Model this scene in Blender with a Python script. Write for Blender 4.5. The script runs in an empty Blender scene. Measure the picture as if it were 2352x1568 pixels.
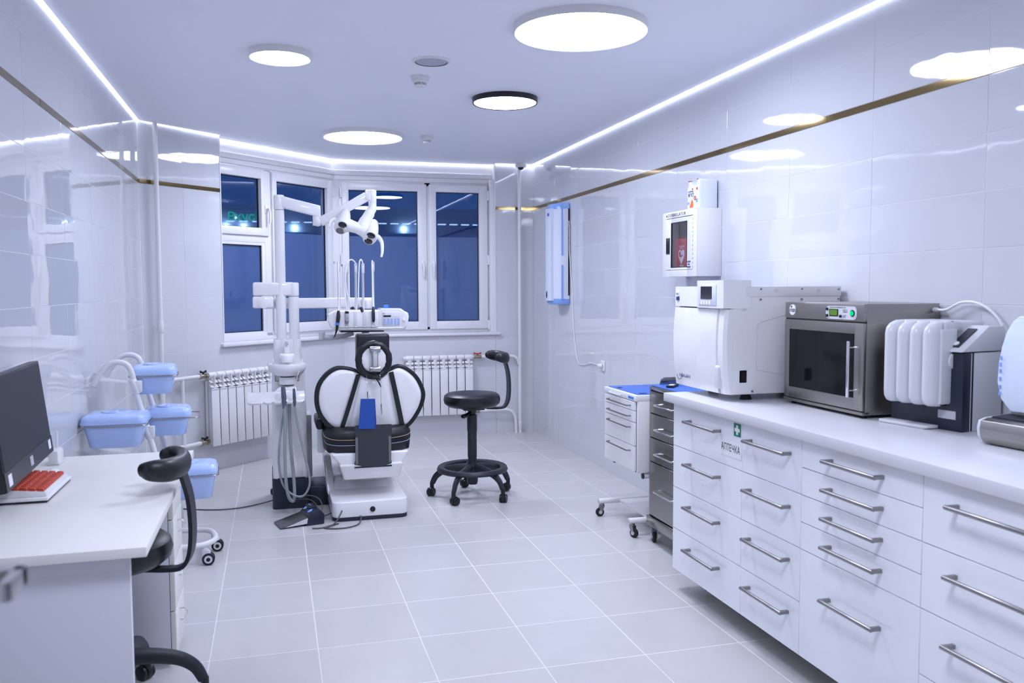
import bpy, bmesh, math, random
from mathutils import Vector, Matrix

random.seed(7)
scene = bpy.context.scene
COL = scene.collection
PI = math.pi

# ------------------------------------------------------------------ camera
FPX, YAW, PITCH, ROLL, CAMH = 1972.83, 0.2704, -0.0633, -0.0039, 1.4007
fw = Vector((math.sin(YAW)*math.cos(PITCH), math.cos(YAW)*math.cos(PITCH), math.sin(PITCH)))
rt = Vector((math.cos(YAW), -math.sin(YAW), 0)); up = rt.cross(fw)
r2 = math.cos(ROLL)*rt + math.sin(ROLL)*up; u2 = -math.sin(ROLL)*rt + math.cos(ROLL)*up
cd = bpy.data.cameras.new('camera'); cam = bpy.data.objects.new('camera', cd); COL.objects.link(cam)
cam.matrix_world = Matrix(((r2.x, u2.x, -fw.x, 0), (r2.y, u2.y, -fw.y, 0), (r2.z, u2.z, -fw.z, CAMH), (0, 0, 0, 1)))
cd.sensor_width = 36; cd.lens = FPX*36/2352; cd.clip_start = 0.05; cd.clip_end = 300
cd.dof.use_dof = True; cd.dof.focus_distance = 5.0; cd.dof.aperture_fstop = 4.5
scene.camera = cam

# ------------------------------------------------------------------ world (dusk sky) and exposure
w = bpy.data.worlds.new('dusk'); scene.world = w; w.use_nodes = True
wn = w.node_tree.nodes; bg = wn['Background']
bg.inputs[0].default_value = (0.010, 0.085, 0.36, 1); bg.inputs[1].default_value = 0.16
LIGHT = (0.75, 0.80, 1.0)       # colour of the room's LED light
PANEL_W, STRIP_W = 14.0, 5.4
scene.view_settings.view_transform = 'Standard'; scene.view_settings.look = 'None'
scene.view_settings.gamma = 1.0; scene.view_settings.use_curve_mapping = False
scene.view_settings.exposure = 1.66
try:
    scene.cycles.use_denoising = True
    scene.cycles.max_bounces = 6; scene.cycles.diffuse_bounces = 4; scene.cycles.glossy_bounces = 3; scene.cycles.transparent_max_bounces = 8; scene.cycles.adaptive_threshold = 0.05
    scene.cycles.sample_clamp_indirect = 6.0; scene.cycles.use_light_tree = False
except Exception: pass

# ------------------------------------------------------------------ materials
MATS = {}
def mat(key, col, rough=0.5, metal=0.0, spec=0.5, var=0.0, vscale=8.0, bump=0.0, bscale=60.0, stretch=None,
        emit=None, estr=0.0, coat=0.0, trans=0.0, alpha=1.0, sss=0.0):
    if key in MATS: return MATS[key]
    m = bpy.data.materials.new(key); m.use_nodes = True
    nt = m.node_tree; b = nt.nodes['Principled BSDF']
    b.inputs['Base Color'].default_value = (*col, 1); b.inputs['Roughness'].default_value = rough
    b.inputs['Metallic'].default_value = metal; b.inputs['Specular IOR Level'].default_value = spec
    b.inputs['Coat Weight'].default_value = coat; b.inputs['Coat Roughness'].default_value = 0.05
    b.inputs['Transmission Weight'].default_value = trans; b.inputs['Alpha'].default_value = alpha
    if emit: b.inputs['Emission Color'].default_value = (*emit, 1); b.inputs['Emission Strength'].default_value = estr
    tc = nt.nodes.new('ShaderNodeTexCoord'); src = tc.outputs['Object']
    if stretch:
        mp = nt.nodes.new('ShaderNodeMapping'); mp.inputs['Scale'].default_value = stretch
        nt.links.new(src, mp.inputs['Vector']); src = mp.outputs['Vector']
    v = var if var else 0.015
    no = nt.nodes.new('ShaderNodeTexNoise'); no.inputs['Scale'].default_value = vscale; no.inputs['Detail'].default_value = 3
    nt.links.new(src, no.inputs['Vector'])
    rp = nt.nodes.new('ShaderNodeMapRange'); rp.inputs['To Min'].default_value = 1-v; rp.inputs['To Max'].default_value = 1+v
    nt.links.new(no.outputs['Fac'], rp.inputs['Value'])
    mx = nt.nodes.new('ShaderNodeMix'); mx.data_type = 'RGBA'; mx.blend_type = 'MULTIPLY'; mx.inputs['Factor'].default_value = 1
    mx.inputs[6].default_value = (*col, 1); nt.links.new(rp.outputs['Result'], mx.inputs[7]); nt.links.new(mx.outputs[2], b.inputs['Base Color'])
    if bump:
        n2 = nt.nodes.new('ShaderNodeTexNoise'); n2.inputs['Scale'].default_value = bscale; nt.links.new(src, n2.inputs['Vector'])
        bp = nt.nodes.new('ShaderNodeBump'); bp.inputs['Strength'].default_value = bump; bp.inputs['Distance'].default_value = 0.002
        nt.links.new(n2.outputs['Fac'], bp.inputs['Height']); nt.links.new(bp.outputs['Normal'], b.inputs['Normal'])
    MATS[key] = m; return m

def tile_mat(key, col, rough, wave, wscale, var, spec=0.5, coat=0.0, fine=0.0):
    """glazed tile: each tile has its own phase of a faint waviness and its own faint shade"""
    m = bpy.data.materials.new(key); m.use_nodes = True; nt = m.node_tree; b = nt.nodes['Principled BSDF']
    N, L = nt.nodes.new, nt.links.new
    b.inputs['Roughness'].default_value = rough; b.inputs['Specular IOR Level'].default_value = spec
    b.inputs['Coat Weight'].default_value = coat; b.inputs['Coat Roughness'].default_value = 0.02
    tc = N('ShaderNodeTexCoord'); oi = N('ShaderNodeObjectInfo')
    mul = N('ShaderNodeMath'); mul.operation = 'MULTIPLY'; mul.inputs[1].default_value = 137.0; L(oi.outputs['Random'], mul.inputs[0])
    ad = N('ShaderNodeVectorMath'); ad.operation = 'ADD'; L(tc.outputs['Object'], ad.inputs[0]); L(mul.outputs[0], ad.inputs[1])
    no = N('ShaderNodeTexNoise'); no.inputs['Scale'].default_value = wscale; no.inputs['Detail'].default_value = 1; L(ad.outputs[0], no.inputs['Vector'])
    bp = N('ShaderNodeBump'); bp.inputs['Strength'].default_value = wave; bp.inputs['Distance'].default_value = 0.01
    L(no.outputs['Fac'], bp.inputs['Height']); L(bp.outputs['Normal'], b.inputs['Normal'])
    if coat: L(bp.outputs['Normal'], b.inputs['Coat Normal'])
    n2 = N('ShaderNodeTexNoise'); n2.inputs['Scale'].default_value = 5; n2.inputs['Detail'].default_value = 5; L(ad.outputs[0], n2.inputs['Vector'])
    r1 = N('ShaderNodeMapRange'); r1.inputs['To Min'].default_value = 1-fine; r1.inputs['To Max'].default_value = 1+fine; L(n2.outputs['Fac'], r1.inputs['Value'])
    r2_ = N('ShaderNodeMapRange'); r2_.inputs['To Min'].default_value = 1-var; r2_.inputs['To Max'].default_value = 1+var*0.5; L(oi.outputs['Random'], r2_.inputs['Value'])
    mm = N('ShaderNodeMath'); mm.operation = 'MULTIPLY'; L(r1.outputs[0], mm.inputs[0]); L(r2_.outputs[0], mm.inputs[1])
    mx = N('ShaderNodeMix'); mx.data_type = 'RGBA'; mx.blend_type = 'MULTIPLY'; mx.inputs['Factor'].default_value = 1
    mx.inputs[6].default_value = (*col, 1); L(mm.outputs[0], mx.inputs[7]); L(mx.outputs[2], b.inputs['Base Color'])
    MATS[key] = m; return m

def glass_mat(key, tint=(0.9, 0.94, 1.0), rough=0.0, ior=1.5):
    m = bpy.data.materials.new(key); m.use_nodes = True; nt = m.node_tree; nt.nodes.clear()
    o = nt.nodes.new('ShaderNodeOutputMaterial'); t = nt.nodes.new('ShaderNodeBsdfTransparent'); g = nt.nodes.new('ShaderNodeBsdfGlossy')
    t.inputs[0].default_value = (*tint, 1); g.inputs['Roughness'].default_value = rough
    f = nt.nodes.new('ShaderNodeFresnel'); ge = nt.nodes.new('ShaderNodeNewGeometry')      # thin pane: same reflection from both faces
    mi = nt.nodes.new('ShaderNodeMapRange'); mi.inputs['To Min'].default_value = ior; mi.inputs['To Max'].default_value = 1/ior
    nt.links.new(ge.outputs['Backfacing'], mi.inputs['Value']); nt.links.new(mi.outputs[0], f.inputs[0])
    mx = nt.nodes.new('ShaderNodeMixShader'); nt.links.new(f.outputs[0], mx.inputs[0])
    nt.links.new(t.outputs[0], mx.inputs[1]); nt.links.new(g.outputs[0], mx.inputs[2]); nt.links.new(mx.outputs[0], o.inputs[0])
    MATS[key] = m; return m

def emit_mat(key, col, s, lamp=False):
    m = bpy.data.materials.new(key); m.use_nodes = True; nt = m.node_tree; nt.nodes.clear()
    o = nt.nodes.new('ShaderNodeOutputMaterial'); e = nt.nodes.new('ShaderNodeEmission')
    e.inputs[0].default_value = (*col, 1); e.inputs[1].default_value = s; nt.links.new(e.outputs[0], o.inputs[0])
    if not lamp: m.cycles.emission_sampling = 'NONE'
    MATS[key] = m; return m

tile_mat('wall_tile', (0.620, 0.632, 0.668), 0.035, 0.07, 7.0, 0.02, spec=0.6)
tile_mat('floor_tile', (0.56, 0.55, 0.545), 0.27, 0.03, 14.0, 0.05, fine=0.05)
mat('wall_grout', (0.74, 0.74, 0.74), 0.8); mat('floor_grout', (0.72, 0.715, 0.71), 0.85, var=0.06)
mat('plaster', (0.72, 0.72, 0.73), 0.7, bump=0.15, bscale=90); mat('ceiling_film', (0.87, 0.885, 0.96), 0.5)
mat('gold', (0.30, 0.215, 0.10), 0.06, 1.0, var=0.05, vscale=2)
mat('pvc', (0.74, 0.74, 0.76), 0.28); mat('pvc_matt', (0.78, 0.78, 0.79), 0.5); mat('seal', (0.012, 0.013, 0.016), 0.5)
mat('film', (0.108, 0.160, 0.29), 0.45, spec=0.3, var=0.03, vscale=2)  # blue dusk glow through the frosting is put into this base colour
glass_mat('glass', (0.86, 0.92, 1.0))
glass_mat('smoke_glass', (0.80, 0.80, 0.84))
emit_mat('panel_light', LIGHT, PANEL_W, True); emit_mat('strip_light', LIGHT, STRIP_W, True)
mat('white_paint', (0.76, 0.76, 0.765), 0.35, bump=0.03, bscale=200); mat('white_gloss', (0.84, 0.84, 0.85), 0.12, coat=0.3)
mat('laminate', (0.87, 0.88, 0.92), 0.16, coat=0.25); mat('laminate_dull', (0.68, 0.68, 0.70), 0.45)
mat('desk_white', (0.80, 0.795, 0.755), 0.4); mat('desk_side', (0.69, 0.70, 0.76), 0.5)
mat('worktop', (0.65, 0.655, 0.68), 0.32, var=0.02, vscale=40); mat('gap_shade', (0.11, 0.13, 0.22), 0.7)  # last one: shade between drawers as a dark blue colour
mat('steel', (0.34, 0.32, 0.31), 0.23, 1.0, var=0.06, vscale=6, stretch=(1, 1, 30), bump=0.04, bscale=30)
mat('steel_h', (0.36, 0.335, 0.315), 0.34, 1.0, var=0.05, vscale=6, stretch=(1, 1, 40), bump=0.03, bscale=30)
mat('nickel', (0.32, 0.305, 0.30), 0.32, 1.0, var=0.04, vscale=30); mat('chrome', (0.75, 0.75, 0.77), 0.08, 1.0)
mat('alu', (0.42, 0.42, 0.44), 0.30, 1.0); mat('brass', (0.36, 0.30, 0.22), 0.3, 1.0, var=0.1)
mat('vinyl', (0.006, 0.0065, 0.011), 0.38, bump=0.06, bscale=300); mat('plastic_dark', (0.014, 0.016, 0.026), 0.45, bump=0.04, bscale=400)
mat('plastic_black', (0.005, 0.0055, 0.009), 0.35); mat('rubber', (0.010, 0.010, 0.012), 0.7)
mat('navy_shell', (0.011, 0.017, 0.036), 0.35); mat('grey_plate', (0.030, 0.033, 0.045), 0.42); mat('grey_plate_edge', (0.16, 0.155, 0.165), 0.45)
mat('blue_plastic', (0.46, 0.60, 0.93), 0.22, coat=0.15); mat('blue_deep', (0.008, 0.065, 0.34), 0.6, bump=0.08, bscale=500)
mat('blue_mat', (0.045, 0.14, 0.55), 0.45); mat('blue_trim', (0.24, 0.40, 0.83), 0.25); mat('blue_accent', (0.06, 0.22, 0.70), 0.3)
mat('ice_plastic', (0.70, 0.74, 0.85), 0.15, coat=0.3); mat('grey_plastic', (0.50, 0.51, 0.54), 0.35); mat('pale_grey', (0.66, 0.67, 0.70), 0.3)
mat('hose_grey', (0.30, 0.34, 0.35), 0.5); mat('hose_light', (0.80, 0.80, 0.82), 0.3); mat('slate_rubber', (0.09, 0.11, 0.16), 0.5)
mat('cord_brown', (0.10, 0.085, 0.085), 0.5); mat('cord_white', (0.80, 0.80, 0.80), 0.4)
mat('red_key', (0.52, 0.050, 0.018), 0.5); mat('aed_red', (0.60, 0.030, 0.028), 0.4); mat('red', (0.45, 0.02, 0.03), 0.4)
mat('screen', (0.020, 0.021, 0.026), 0.45, spec=0.25); mat('ink', (0.016, 0.018, 0.035), 0.6); mat('navy_ink', (0.02, 0.04, 0.16), 0.5)
mat('maroon_ink', (0.10, 0.02, 0.05), 0.5); mat('green_sign', (0.004, 0.20, 0.13), 0.5); mat('paper', (0.82, 0.82, 0.83), 0.6)
mat('orange', (0.80, 0.16, 0.02), 0.5); mat('key_blue', (0.30, 0.42, 0.85), 0.4)
mat('lens_dark', (0.02, 0.02, 0.025), 0.10); mat('lens_grey', (0.16, 0.16, 0.18), 0.12); mat('grille', (0.42, 0.46, 0.52), 0.5)
mat('oven_glass', (0.006, 0.006, 0.009), 0.08, spec=0.22); mat('clear_case', (0.72, 0.76, 0.86), 0.25); mat('pouch', (0.68, 0.76, 0.88), 0.18, coat=0.4)
mat('gold_thread', (0.45, 0.33, 0.20), 0.5); mat('blue_thread', (0.30, 0.42, 0.58), 0.5)
mat('facade', (0.30, 0.45, 0.62), 0.8); mat('steel_dark_reflection', (0.17, 0.16, 0.165), 0.36, 1.0); mat('cable_out', (0.003, 0.006, 0.016), 0.8)  # pedal steel: base colour darkened to imitate a reflection of the dark chair
emit_mat('lcd_green', (0.18, 0.40, 0.08), 0.22); emit_mat('switch_green', (0.0, 0.62, 0.22), 0.45)
emit_mat('sign_green', (0.0, 0.16, 0.12), 0.75); emit_mat('bulb', (0.75, 0.83, 1.0), 9.0); emit_mat('dash_light', (0.45, 0.65, 1.0), 0.45)

# ------------------------------------------------------------------ shapes (each returns a bmesh)
def V(*a): return Vector(a)
def _new(): return bmesh.new()
def xf(b, M): bmesh.ops.transform(b, matrix=M, verts=b.verts); return b
def mv(b, x, y, z): return xf(b, Matrix.Translation((x, y, z)))
def rot(b, ang, axis, c=(0, 0, 0)):
    c = Vector(c); return xf(b, Matrix.Translation(c) @ Matrix.Rotation(ang, 4, axis) @ Matrix.Translation(-c))
def bev(b, r, seg=2, edges=None):
    if r > 0: bmesh.ops.bevel(b, geom=list(edges if edges is not None else b.edges), offset=r, segments=seg, profile=0.5, affect='EDGES', clamp_overlap=True)
    return b
def box(x0, x1, y0, y1, z0, z1, r=0.0, seg=2):
    b = _new(); bmesh.ops.create_cube(b, size=1.0)
    for v in b.verts: v.co = V((x0+x1)/2+v.co.x*(x1-x0), (y0+y1)/2+v.co.y*(y1-y0), (z0+z1)/2+v.co.z*(z1-z0))
    return bev(b, r, seg)
def hexa(bot, top, r=0.0, seg=2):
    """bottom and top quads (lists of 4 points, same order)"""
    b = _new(); vs = [b.verts.new(p) for p in list(bot)+list(top)]; n = len(bot)
    b.faces.new(vs[:n][::-1]); b.faces.new(vs[n:])
    for i in range(n): b.faces.new((vs[i], vs[(i+1) % n], vs[n+(i+1) % n], vs[n+i]))
    bmesh.ops.recalc_face_normals(b, faces=b.faces); return bev(b, r, seg)
def prism(poly, a0, a1, plane='xz', r=0.0, seg=2):
    f = {'xy': lambda p, a: (p[0], p[1], a), 'xz': lambda p, a: (p[0], a, p[1]), 'yz': lambda p, a: (a, p[0], p[1])}[plane]
    return hexa([f(p, a0) for p in poly], [f(p, a1) for p in poly], r, seg)
def frame_of(d):
    d = Vector(d).normalized(); a = V(0, 0, 1) if abs(d.z) < 0.9 else V(1, 0, 0)
    x = a.cross(d).normalized(); return x, d.cross(x)
def cyl(p0, p1, r0, r1=None, n=20, r=0.0):
    p0, p1 = Vector(p0), Vector(p1); r1 = r0 if r1 is None else r1
    x, y = frame_of(p1-p0); b = _new()
    A = [b.verts.new(p0+(x*math.cos(2*PI*i/n)+y*math.sin(2*PI*i/n))*r0) for i in range(n)]
    B = [b.verts.new(p1+(x*math.cos(2*PI*i/n)+y*math.sin(2*PI*i/n))*r1) for i in range(n)]
    fa = b.faces.new(A[::-1]); fb = b.faces.new(B)
    for i in range(n): b.faces.new((A[i], A[(i+1) % n], B[(i+1) % n], B[i]))
    if r: bev(b, r, 2, list(set(fa.edges) | set(fb.edges)))
    return b
def spl(pts, k=6, closed=False):
    P = [Vector(p) for p in pts]; n = len(P); out = []
    for i in range(n if closed else n-1):
        if closed: a, b_, c, d = P[(i-1) % n], P[i], P[(i+1) % n], P[(i+2) % n]
        else: a, b_, c, d = P[max(i-1, 0)], P[i], P[i+1], P[min(i+2, n-1)]
        for j in range(k):
            t = j/k; out.append(0.5*((2*b_)+(c-a)*t+(2*a-5*b_+4*c-d)*t*t+(3*b_-a-3*c+d)*t**3))
    if not closed: out.append(P[-1])
    return out
def tube(pts, r, n=10, closed=False, sx=1.0, upv=None):
    """round (or with sx flattened) tube along points; r a number or list"""
    P = [Vector(p) for p in pts]; m = len(P); b = _new(); rings = []; prev = None
    for i in range(m):
        if closed: d = P[(i+1) % m]-P[(i-1) % m]
        else: d = P[min(i+1, m-1)]-P[max(i-1, 0)]
        d.normalize()
        if upv is not None: x = Vector(upv).cross(d); x = x.normalized() if x.length > 1e-5 else frame_of(d)[0]
        elif prev is None: x = frame_of(d)[0]
        else: x = (prev-d*prev.dot(d)); x = x.normalized() if x.length > 1e-6 else frame_of(d)[0]
        prev = x; y = d.cross(x); rr = r[i] if isinstance(r, (list, tuple)) else r
        rings.append([b.verts.new(P[i]+x*math.cos(2*PI*j/n)*rr*sx+y*math.sin(2*PI*j/n)*rr) for j in range(n)])
    for i in range(m if closed else m-1):
        A, B = rings[i], rings[(i+1) % m]
        for j in range(n): b.faces.new((A[j], A[(j+1) % n], B[(j+1) % n], B[j]))
    if not closed: b.faces.new(rings[0][::-1]); b.faces.new(rings[-1])
    bmesh.ops.recalc_face_normals(b, faces=b.faces)
    return b
def flat(pts, w, t, side=(0, 1, 0)):
    """flat bar along points: width w along side, thickness t"""
    P = [Vector(p) for p in pts]; m = len(P); b = _new(); R = []; s = Vector(side).normalized()
    for i in range(m):
        d = (P[min(i+1, m-1)]-P[max(i-1, 0)]).normalized(); nn = s.cross(d).normalized()
        ww = w[i] if isinstance(w, (list, tuple)) else w
        R.append([b.verts.new(P[i]+s*a*ww/2+nn*c*t/2) for a, c in ((-1, -1), (1, -1), (1, 1), (-1, 1))])
    for i in range(m-1):
        for j in range(4): b.faces.new((R[i][j], R[i][(j+1) % 4], R[i+1][(j+1) % 4], R[i+1][j]))
    b.faces.new(R[0][::-1]); b.faces.new(R[-1]); bmesh.ops.recalc_face_normals(b, faces=b.faces); return b
def lathe(prof, c=(0, 0, 0), n=32, sx=1.0, sy=1.0):
    b = _new(); c = Vector(c); R = []
    for r, z in prof:
        R.append([b.verts.new(c+V(0, 0, z))] if r < 1e-6 else [b.verts.new(c+V(r*sx*math.cos(2*PI*i/n), r*sy*math.sin(2*PI*i/n), z)) for i in range(n)])
    for A, B in zip(R, R[1:]):
        for i in range(n):
            q = [A[0] if len(A) == 1 else A[i], A[0] if len(A) == 1 else A[(i+1) % n], B[0] if len(B) == 1 else B[(i+1) % n], B[0] if len(B) == 1 else B[i]]
            q = list(dict.fromkeys(q))
            if len(q) > 2: b.faces.new(q)
    bmesh.ops.recalc_face_normals(b, faces=b.faces); return b
def ell(c, rx, ry, rz, u=20, v=12):
    b = _new(); bmesh.ops.create_uvsphere(b, u_segments=u, v_segments=v, radius=1.0)
    for q in b.verts: q.co = V(c[0]+q.co.x*rx, c[1]+q.co.y*ry, c[2]+q.co.z*rz)
    return b
def rrect(x0, x1, y0, y1, r, k=5):
    out = []
    for cx, cy, a0 in ((x1-r, y1-r, 0), (x0+r, y1-r, 90), (x0+r, y0+r, 180), (x1-r, y0+r, 270)):
        for i in range(k+1): a = math.radians(a0+90*i/k); out.append((cx+r*math.cos(a), cy+r*math.sin(a)))
    return out
def loft(sections, cap=True):
    """sections: lists of equal length of 3D points"""
    b = _new(); R = [[b.verts.new(p) for p in s] for s in sections]; n = len(R[0])
    for A, B in zip(R, R[1:]):
        for i in range(n): b.faces.new((A[i], A[(i+1) % n], B[(i+1) % n], B[i]))
    if cap: b.faces.new(R[0][::-1]); b.faces.new(R[-1])
    bmesh.ops.recalc_face_normals(b, faces=b.faces); return b

# ------------------------------------------------------------------ objects
INV = {}
def root_of(o):
    while o.parent: o = o.parent
    return o
def mesh_of(shapes, name, smooth=38, inv=None):
    b = _new()
    for s in shapes:
        me = bpy.data.meshes.new('t'); s.to_mesh(me); s.free(); b.from_mesh(me); bpy.data.meshes.remove(me)
    if inv is not None: bmesh.ops.transform(b, matrix=inv, verts=b.verts)
    me = bpy.data.meshes.new(name); b.to_mesh(me); b.free()
    if smooth: me.shade_smooth(); me.set_sharp_from_angle(angle=math.radians(smooth))
    return me
def tag(o, label=None, cat=None, group=None, kind=None):
    if label: o['label'] = label
    if cat: o['category'] = cat
    if group: o['group'] = group
    if kind: o['kind'] = kind
    return o
def thing(name, label, cat, loc, rz=0.0, group=None, kind=None, local=False):
    o = bpy.data.objects.new(name, None); COL.objects.link(o); o.empty_display_size = 0.05
    M = Matrix.Translation(loc) @ Matrix.Rotation(rz, 4, 'Z'); o.matrix_world = M
    INV[o.name] = None if local else M.inverted()
    return tag(o, label, cat, group, kind)
def part(name, parent, m, *shapes, label=None, smooth=38, kind=None):
    inv = INV.get(root_of(parent).name)
    me = mesh_of(shapes, name, smooth, inv); me.materials.append(MATS[m] if isinstance(m, str) else m)
    o = bpy.data.objects.new(name, me); COL.objects.link(o); o.parent = parent
    if label: o['label'] = label
    if kind: o['kind'] = kind
    return o
def solo(name, label, cat, m, *shapes, group=None, kind=None, smooth=38):
    me = mesh_of(shapes, name, smooth)
    xs = [v.co for v in me.vertices]; c = V((min(v.x for v in xs)+max(v.x for v in xs))/2, (min(v.y for v in xs)+max(v.y for v in xs))/2, min(v.z for v in xs))
    me.transform(Matrix.Translation(-c)); me.materials.append(MATS[m])
    o = bpy.data.objects.new(name, me); COL.objects.link(o); o.location = c; INV[o.name] = Matrix.Translation(-c)
    return tag(o, label, cat, group, kind)
def copy_tree(o, parent=None):
    c = o.copy(); COL.objects.link(c); c.parent = parent
    for ch in list(o.children): copy_tree(ch, c)
    return c
def text(name, body, size, origin, xd, yd, m, parent, ext=0.0004, align='LEFT', xscale=1.0, bold=0.0, label=None):
    cu = bpy.data.curves.new('t', 'FONT'); cu.body = body; cu.size = size; cu.extrude = ext; cu.align_x = align; cu.offset = bold; cu.resolution_u = 3
    t = bpy.data.objects.new('t', cu); COL.objects.link(t)
    bpy.context.view_layer.update(); me = bpy.data.meshes.new_from_object(t.evaluated_get(bpy.context.evaluated_depsgraph_get()))
    bpy.data.objects.remove(t); bpy.data.curves.remove(cu)
    xd, yd = Vector(xd).normalized(), Vector(yd).normalized(); zd = xd.cross(yd)
    M = Matrix(((xd.x*xscale, yd.x, zd.x, origin[0]), (xd.y*xscale, yd.y, zd.y, origin[1]), (xd.z*xscale, yd.z, zd.z, origin[2]), (0, 0, 0, 1)))
    inv = INV.get(root_of(parent).name); me.transform((inv @ M) if inv is not None else M)
    me.materials.clear(); me.materials.append(MATS[m]); me.name = name
    o = bpy.data.objects.new(name, me); COL.objects.link(o); o.parent = parent
    if label: o['label'] = label
    return o

# ------------------------------------------------------------------ room shell
H = 2.565; XR, XL, YN, YF = 2.42, -0.889, 0.12, 7.965
PA = V(-0.885, 6.515, 0); PB = V(0.62, 7.965, 0); DA = (PB-PA).normalized(); NA = V(-DA.y, DA.x, 0); LA = (PB-PA).length
MA = Matrix(((DA.x, NA.x, 0, PA.x), (DA.y, NA.y, 0, PA.y), (0, 0, 1, 0), (0, 0, 0, 1)))    # (s along, off outward, z)
MB_ = Matrix(((1, 0, 0, 0), (0, 1, 0, YF), (0, 0, 1, 0), (0, 0, 0, 1)))
REC = 0.12                                                  # depth of the window recess
def SA(s, off, z): return MA @ V(s, off, z)
ROWS = [(0.0, 0.1314)] + [(0.1314+0.2*i, 0.3314+0.2*i) for i in range(9)] + [(1.9314, 2.1339)] + [(2.1639, 2.364), (2.364, H)]
GAP = 0.0024
def tile_mesh(w_, h_, cache={}):
    k = (round(w_, 4), round(h_, 4))
    if k not in cache:
        e = 0.0007; W, Hh = w_/2-GAP/2, h_/2-GAP/2
        me = mesh_of([loft([[(-W, 0.003, -Hh), (W, 0.003, -Hh), (W, 0.003, Hh), (-W, 0.003, Hh)],
                            [(-W, e, -Hh), (W, e, -Hh), (W, e, Hh), (-W, e, Hh)],
                            [(-W+e, 0, -Hh+e), (W-e, 0, -Hh+e), (W-e, 0, Hh-e), (-W+e, 0, Hh-e)]])], 'tile', 0)
        me.materials.append(MATS['wall_tile']); cache[k] = me
    return cache[k]
def put_tile(parent, M, u0, u1, z0, z1):
    """one wall tile; M maps (along, outward, up) to the world"""
    if u1-u0 < 0.012: return
    o = bpy.data.objects.new('tile', tile_mesh(u1-u0, z1-z0)); COL.objects.link(o); o.parent = parent
    a, c = random.gauss(0, 0.0011), random.gauss(0, 0.0011)
    o.matrix_world = M @ Matrix.Translation(((u0+u1)/2, 0, (z0+z1)/2)) @ Matrix.Rotation(a, 4, 'X') @ Matrix.Rotation(c, 4, 'Z')
def cuts(a, b_, phase, step):
    k = math.ceil((a-phase)/step-1e-6); out = [a]
    while phase+k*step < b_-1e-6:
        if phase+k*step > a+1e-6: out.append(phase+k*step)
        k += 1
    return out+[b_]
def struct(name, m, *shapes, label=None):
    me = mesh_of(shapes, name, 38); me.materials.append(MATS[m]); o = bpy.data.objects.new(name, me); COL.objects.link(o)
    o['kind'] = 'structure'
    if label: o['label'] = label
    return o
G = 0.0012                                                  # grout face lies this far behind the tile face
# right wall: M maps along=-y (so that outward=+x keeps the frame right-handed)
MR = Matrix(((0, 1, 0, XR), (-1, 0, 0, 0), (0, 0, 1, 0), (0, 0, 0, 1)))
ML = Matrix(((0, -1, 0, XL), (1, 0, 0, 0), (0, 0, 1, 0), (0, 0, 0, 1)))
wall_r = struct('wall_right', 'wall_grout', box(XR+G, XR+0.12, -0.03, YF+0.25, -0.05, H+0.15))
part('tile_field', wall_r, 'wall_tile', box(XR, XR+0.01, YN, 1.8904-0.001, 0.001, H), kind='stuff')
for z0, z1 in ROWS:
    ys = cuts(1.8904, YF, 2.4904, 0.6)
    for a, c in zip(ys, ys[1:]): put_tile(wall_r, MR, -c, -a, z0, z1)
wall_l = struct('wall_left', 'wall_grout', box(XL-0.12, XL-G, -0.03, 6.8, -0.05, H+0.15))
part('tile_field', wall_l, 'wall_tile', box(XL-0.01, XL, YN, 2.4352-0.001, 0.001, H), kind='stuff')
for z0, z1 in ROWS:
    ys = cuts(2.4352, 6.511, 3.6352, 0.6)
    for a, c in zip(ys, ys[1:]): put_tile(wall_l, ML, a, c, z0, z1)
PIER = 0.705                                                # tiled pier before the window recess
wall_a = struct('wall_far_left', 'wall_grout', xf(box(-0.1, PIER, G, 0.3, -0.05, H+0.15), MA), xf(box(PIER, LA+0.1, G, 0.3, -0.05, 0.945), MA))
for z0, z1 in ROWS:
    xs = cuts(0, PIER, 0.36, 0.6)
    for a, c in zip(xs, xs[1:]): put_tile(wall_a, MA, a, c, z0, z1)
    if z0 < 0.94:
        xs = cuts(PIER, LA, 0.36, 0.6)
        for a, c in zip(xs, xs[1:]): put_tile(wall_a, MA, a, c, z0, min(z1, 0.945))
part('lintel', wall_a, 'plaster', xf(box(PIER, LA+0.2, REC+0.005, 0.34, 2.405, H+0.15), MA))
part('reveal_edge', wall_a, 'pvc_matt', xf(box(PIER-0.002, PIER+0.006, -0.004, 0.08, 0.97, H), MA))
X_P = 2.048
wall_b = struct('wall_far', 'wall_grout', box(X_P, XR+0.05, YF+G, YF+0.3, -0.05, H+0.15), box(0.55, X_P+0.01, YF+G, YF+0.3, -0.05, 0.945))
for z0, z1 in ROWS:
    if z0 < 0.94:
        xs = cuts(0.62, X_P, 1.79, 0.6)
        for a, c in zip(xs, xs[1:]): put_tile(wall_b, MB_, a, c, z0, min(z1, 0.945))
    put_tile(wall_b, MB_, X_P, XR, z0, z1)
part('lintel', wall_b, 'plaster', box(0.40, X_P, YF+0.105, YF+0.34, 2.405, H+0.15))
part('reveal_edge', wall_b, 'pvc_matt', box(X_P-0.006, X_P+0.002, YF-0.004, YF+0.08, 0.97, H))
# near wall with the doorway the picture is taken through, and the corridor behind it
struct('wall_near', 'plaster', box(XL-0.1, -0.44, -0.03, YN, -0.05, H+0.15), box(0.56, XR+0.1, -0.03, YN, -0.05, H+0.15), box(-0.44, 0.56, -0.03, YN, 2.12, H+0.15))
struct('wall_corridor', 'plaster', box(-1.2, 1.4, -1.5, -1.4, -0.05, H+0.15), box(-1.3, -1.2, -1.5, 0, -0.05, H+0.15), box(1.4, 1.5, -1.5, 0, -0.05, H+0.15), box(-1.3, 1.5, -1.5, -0.03, H, H+0.15))
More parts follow.
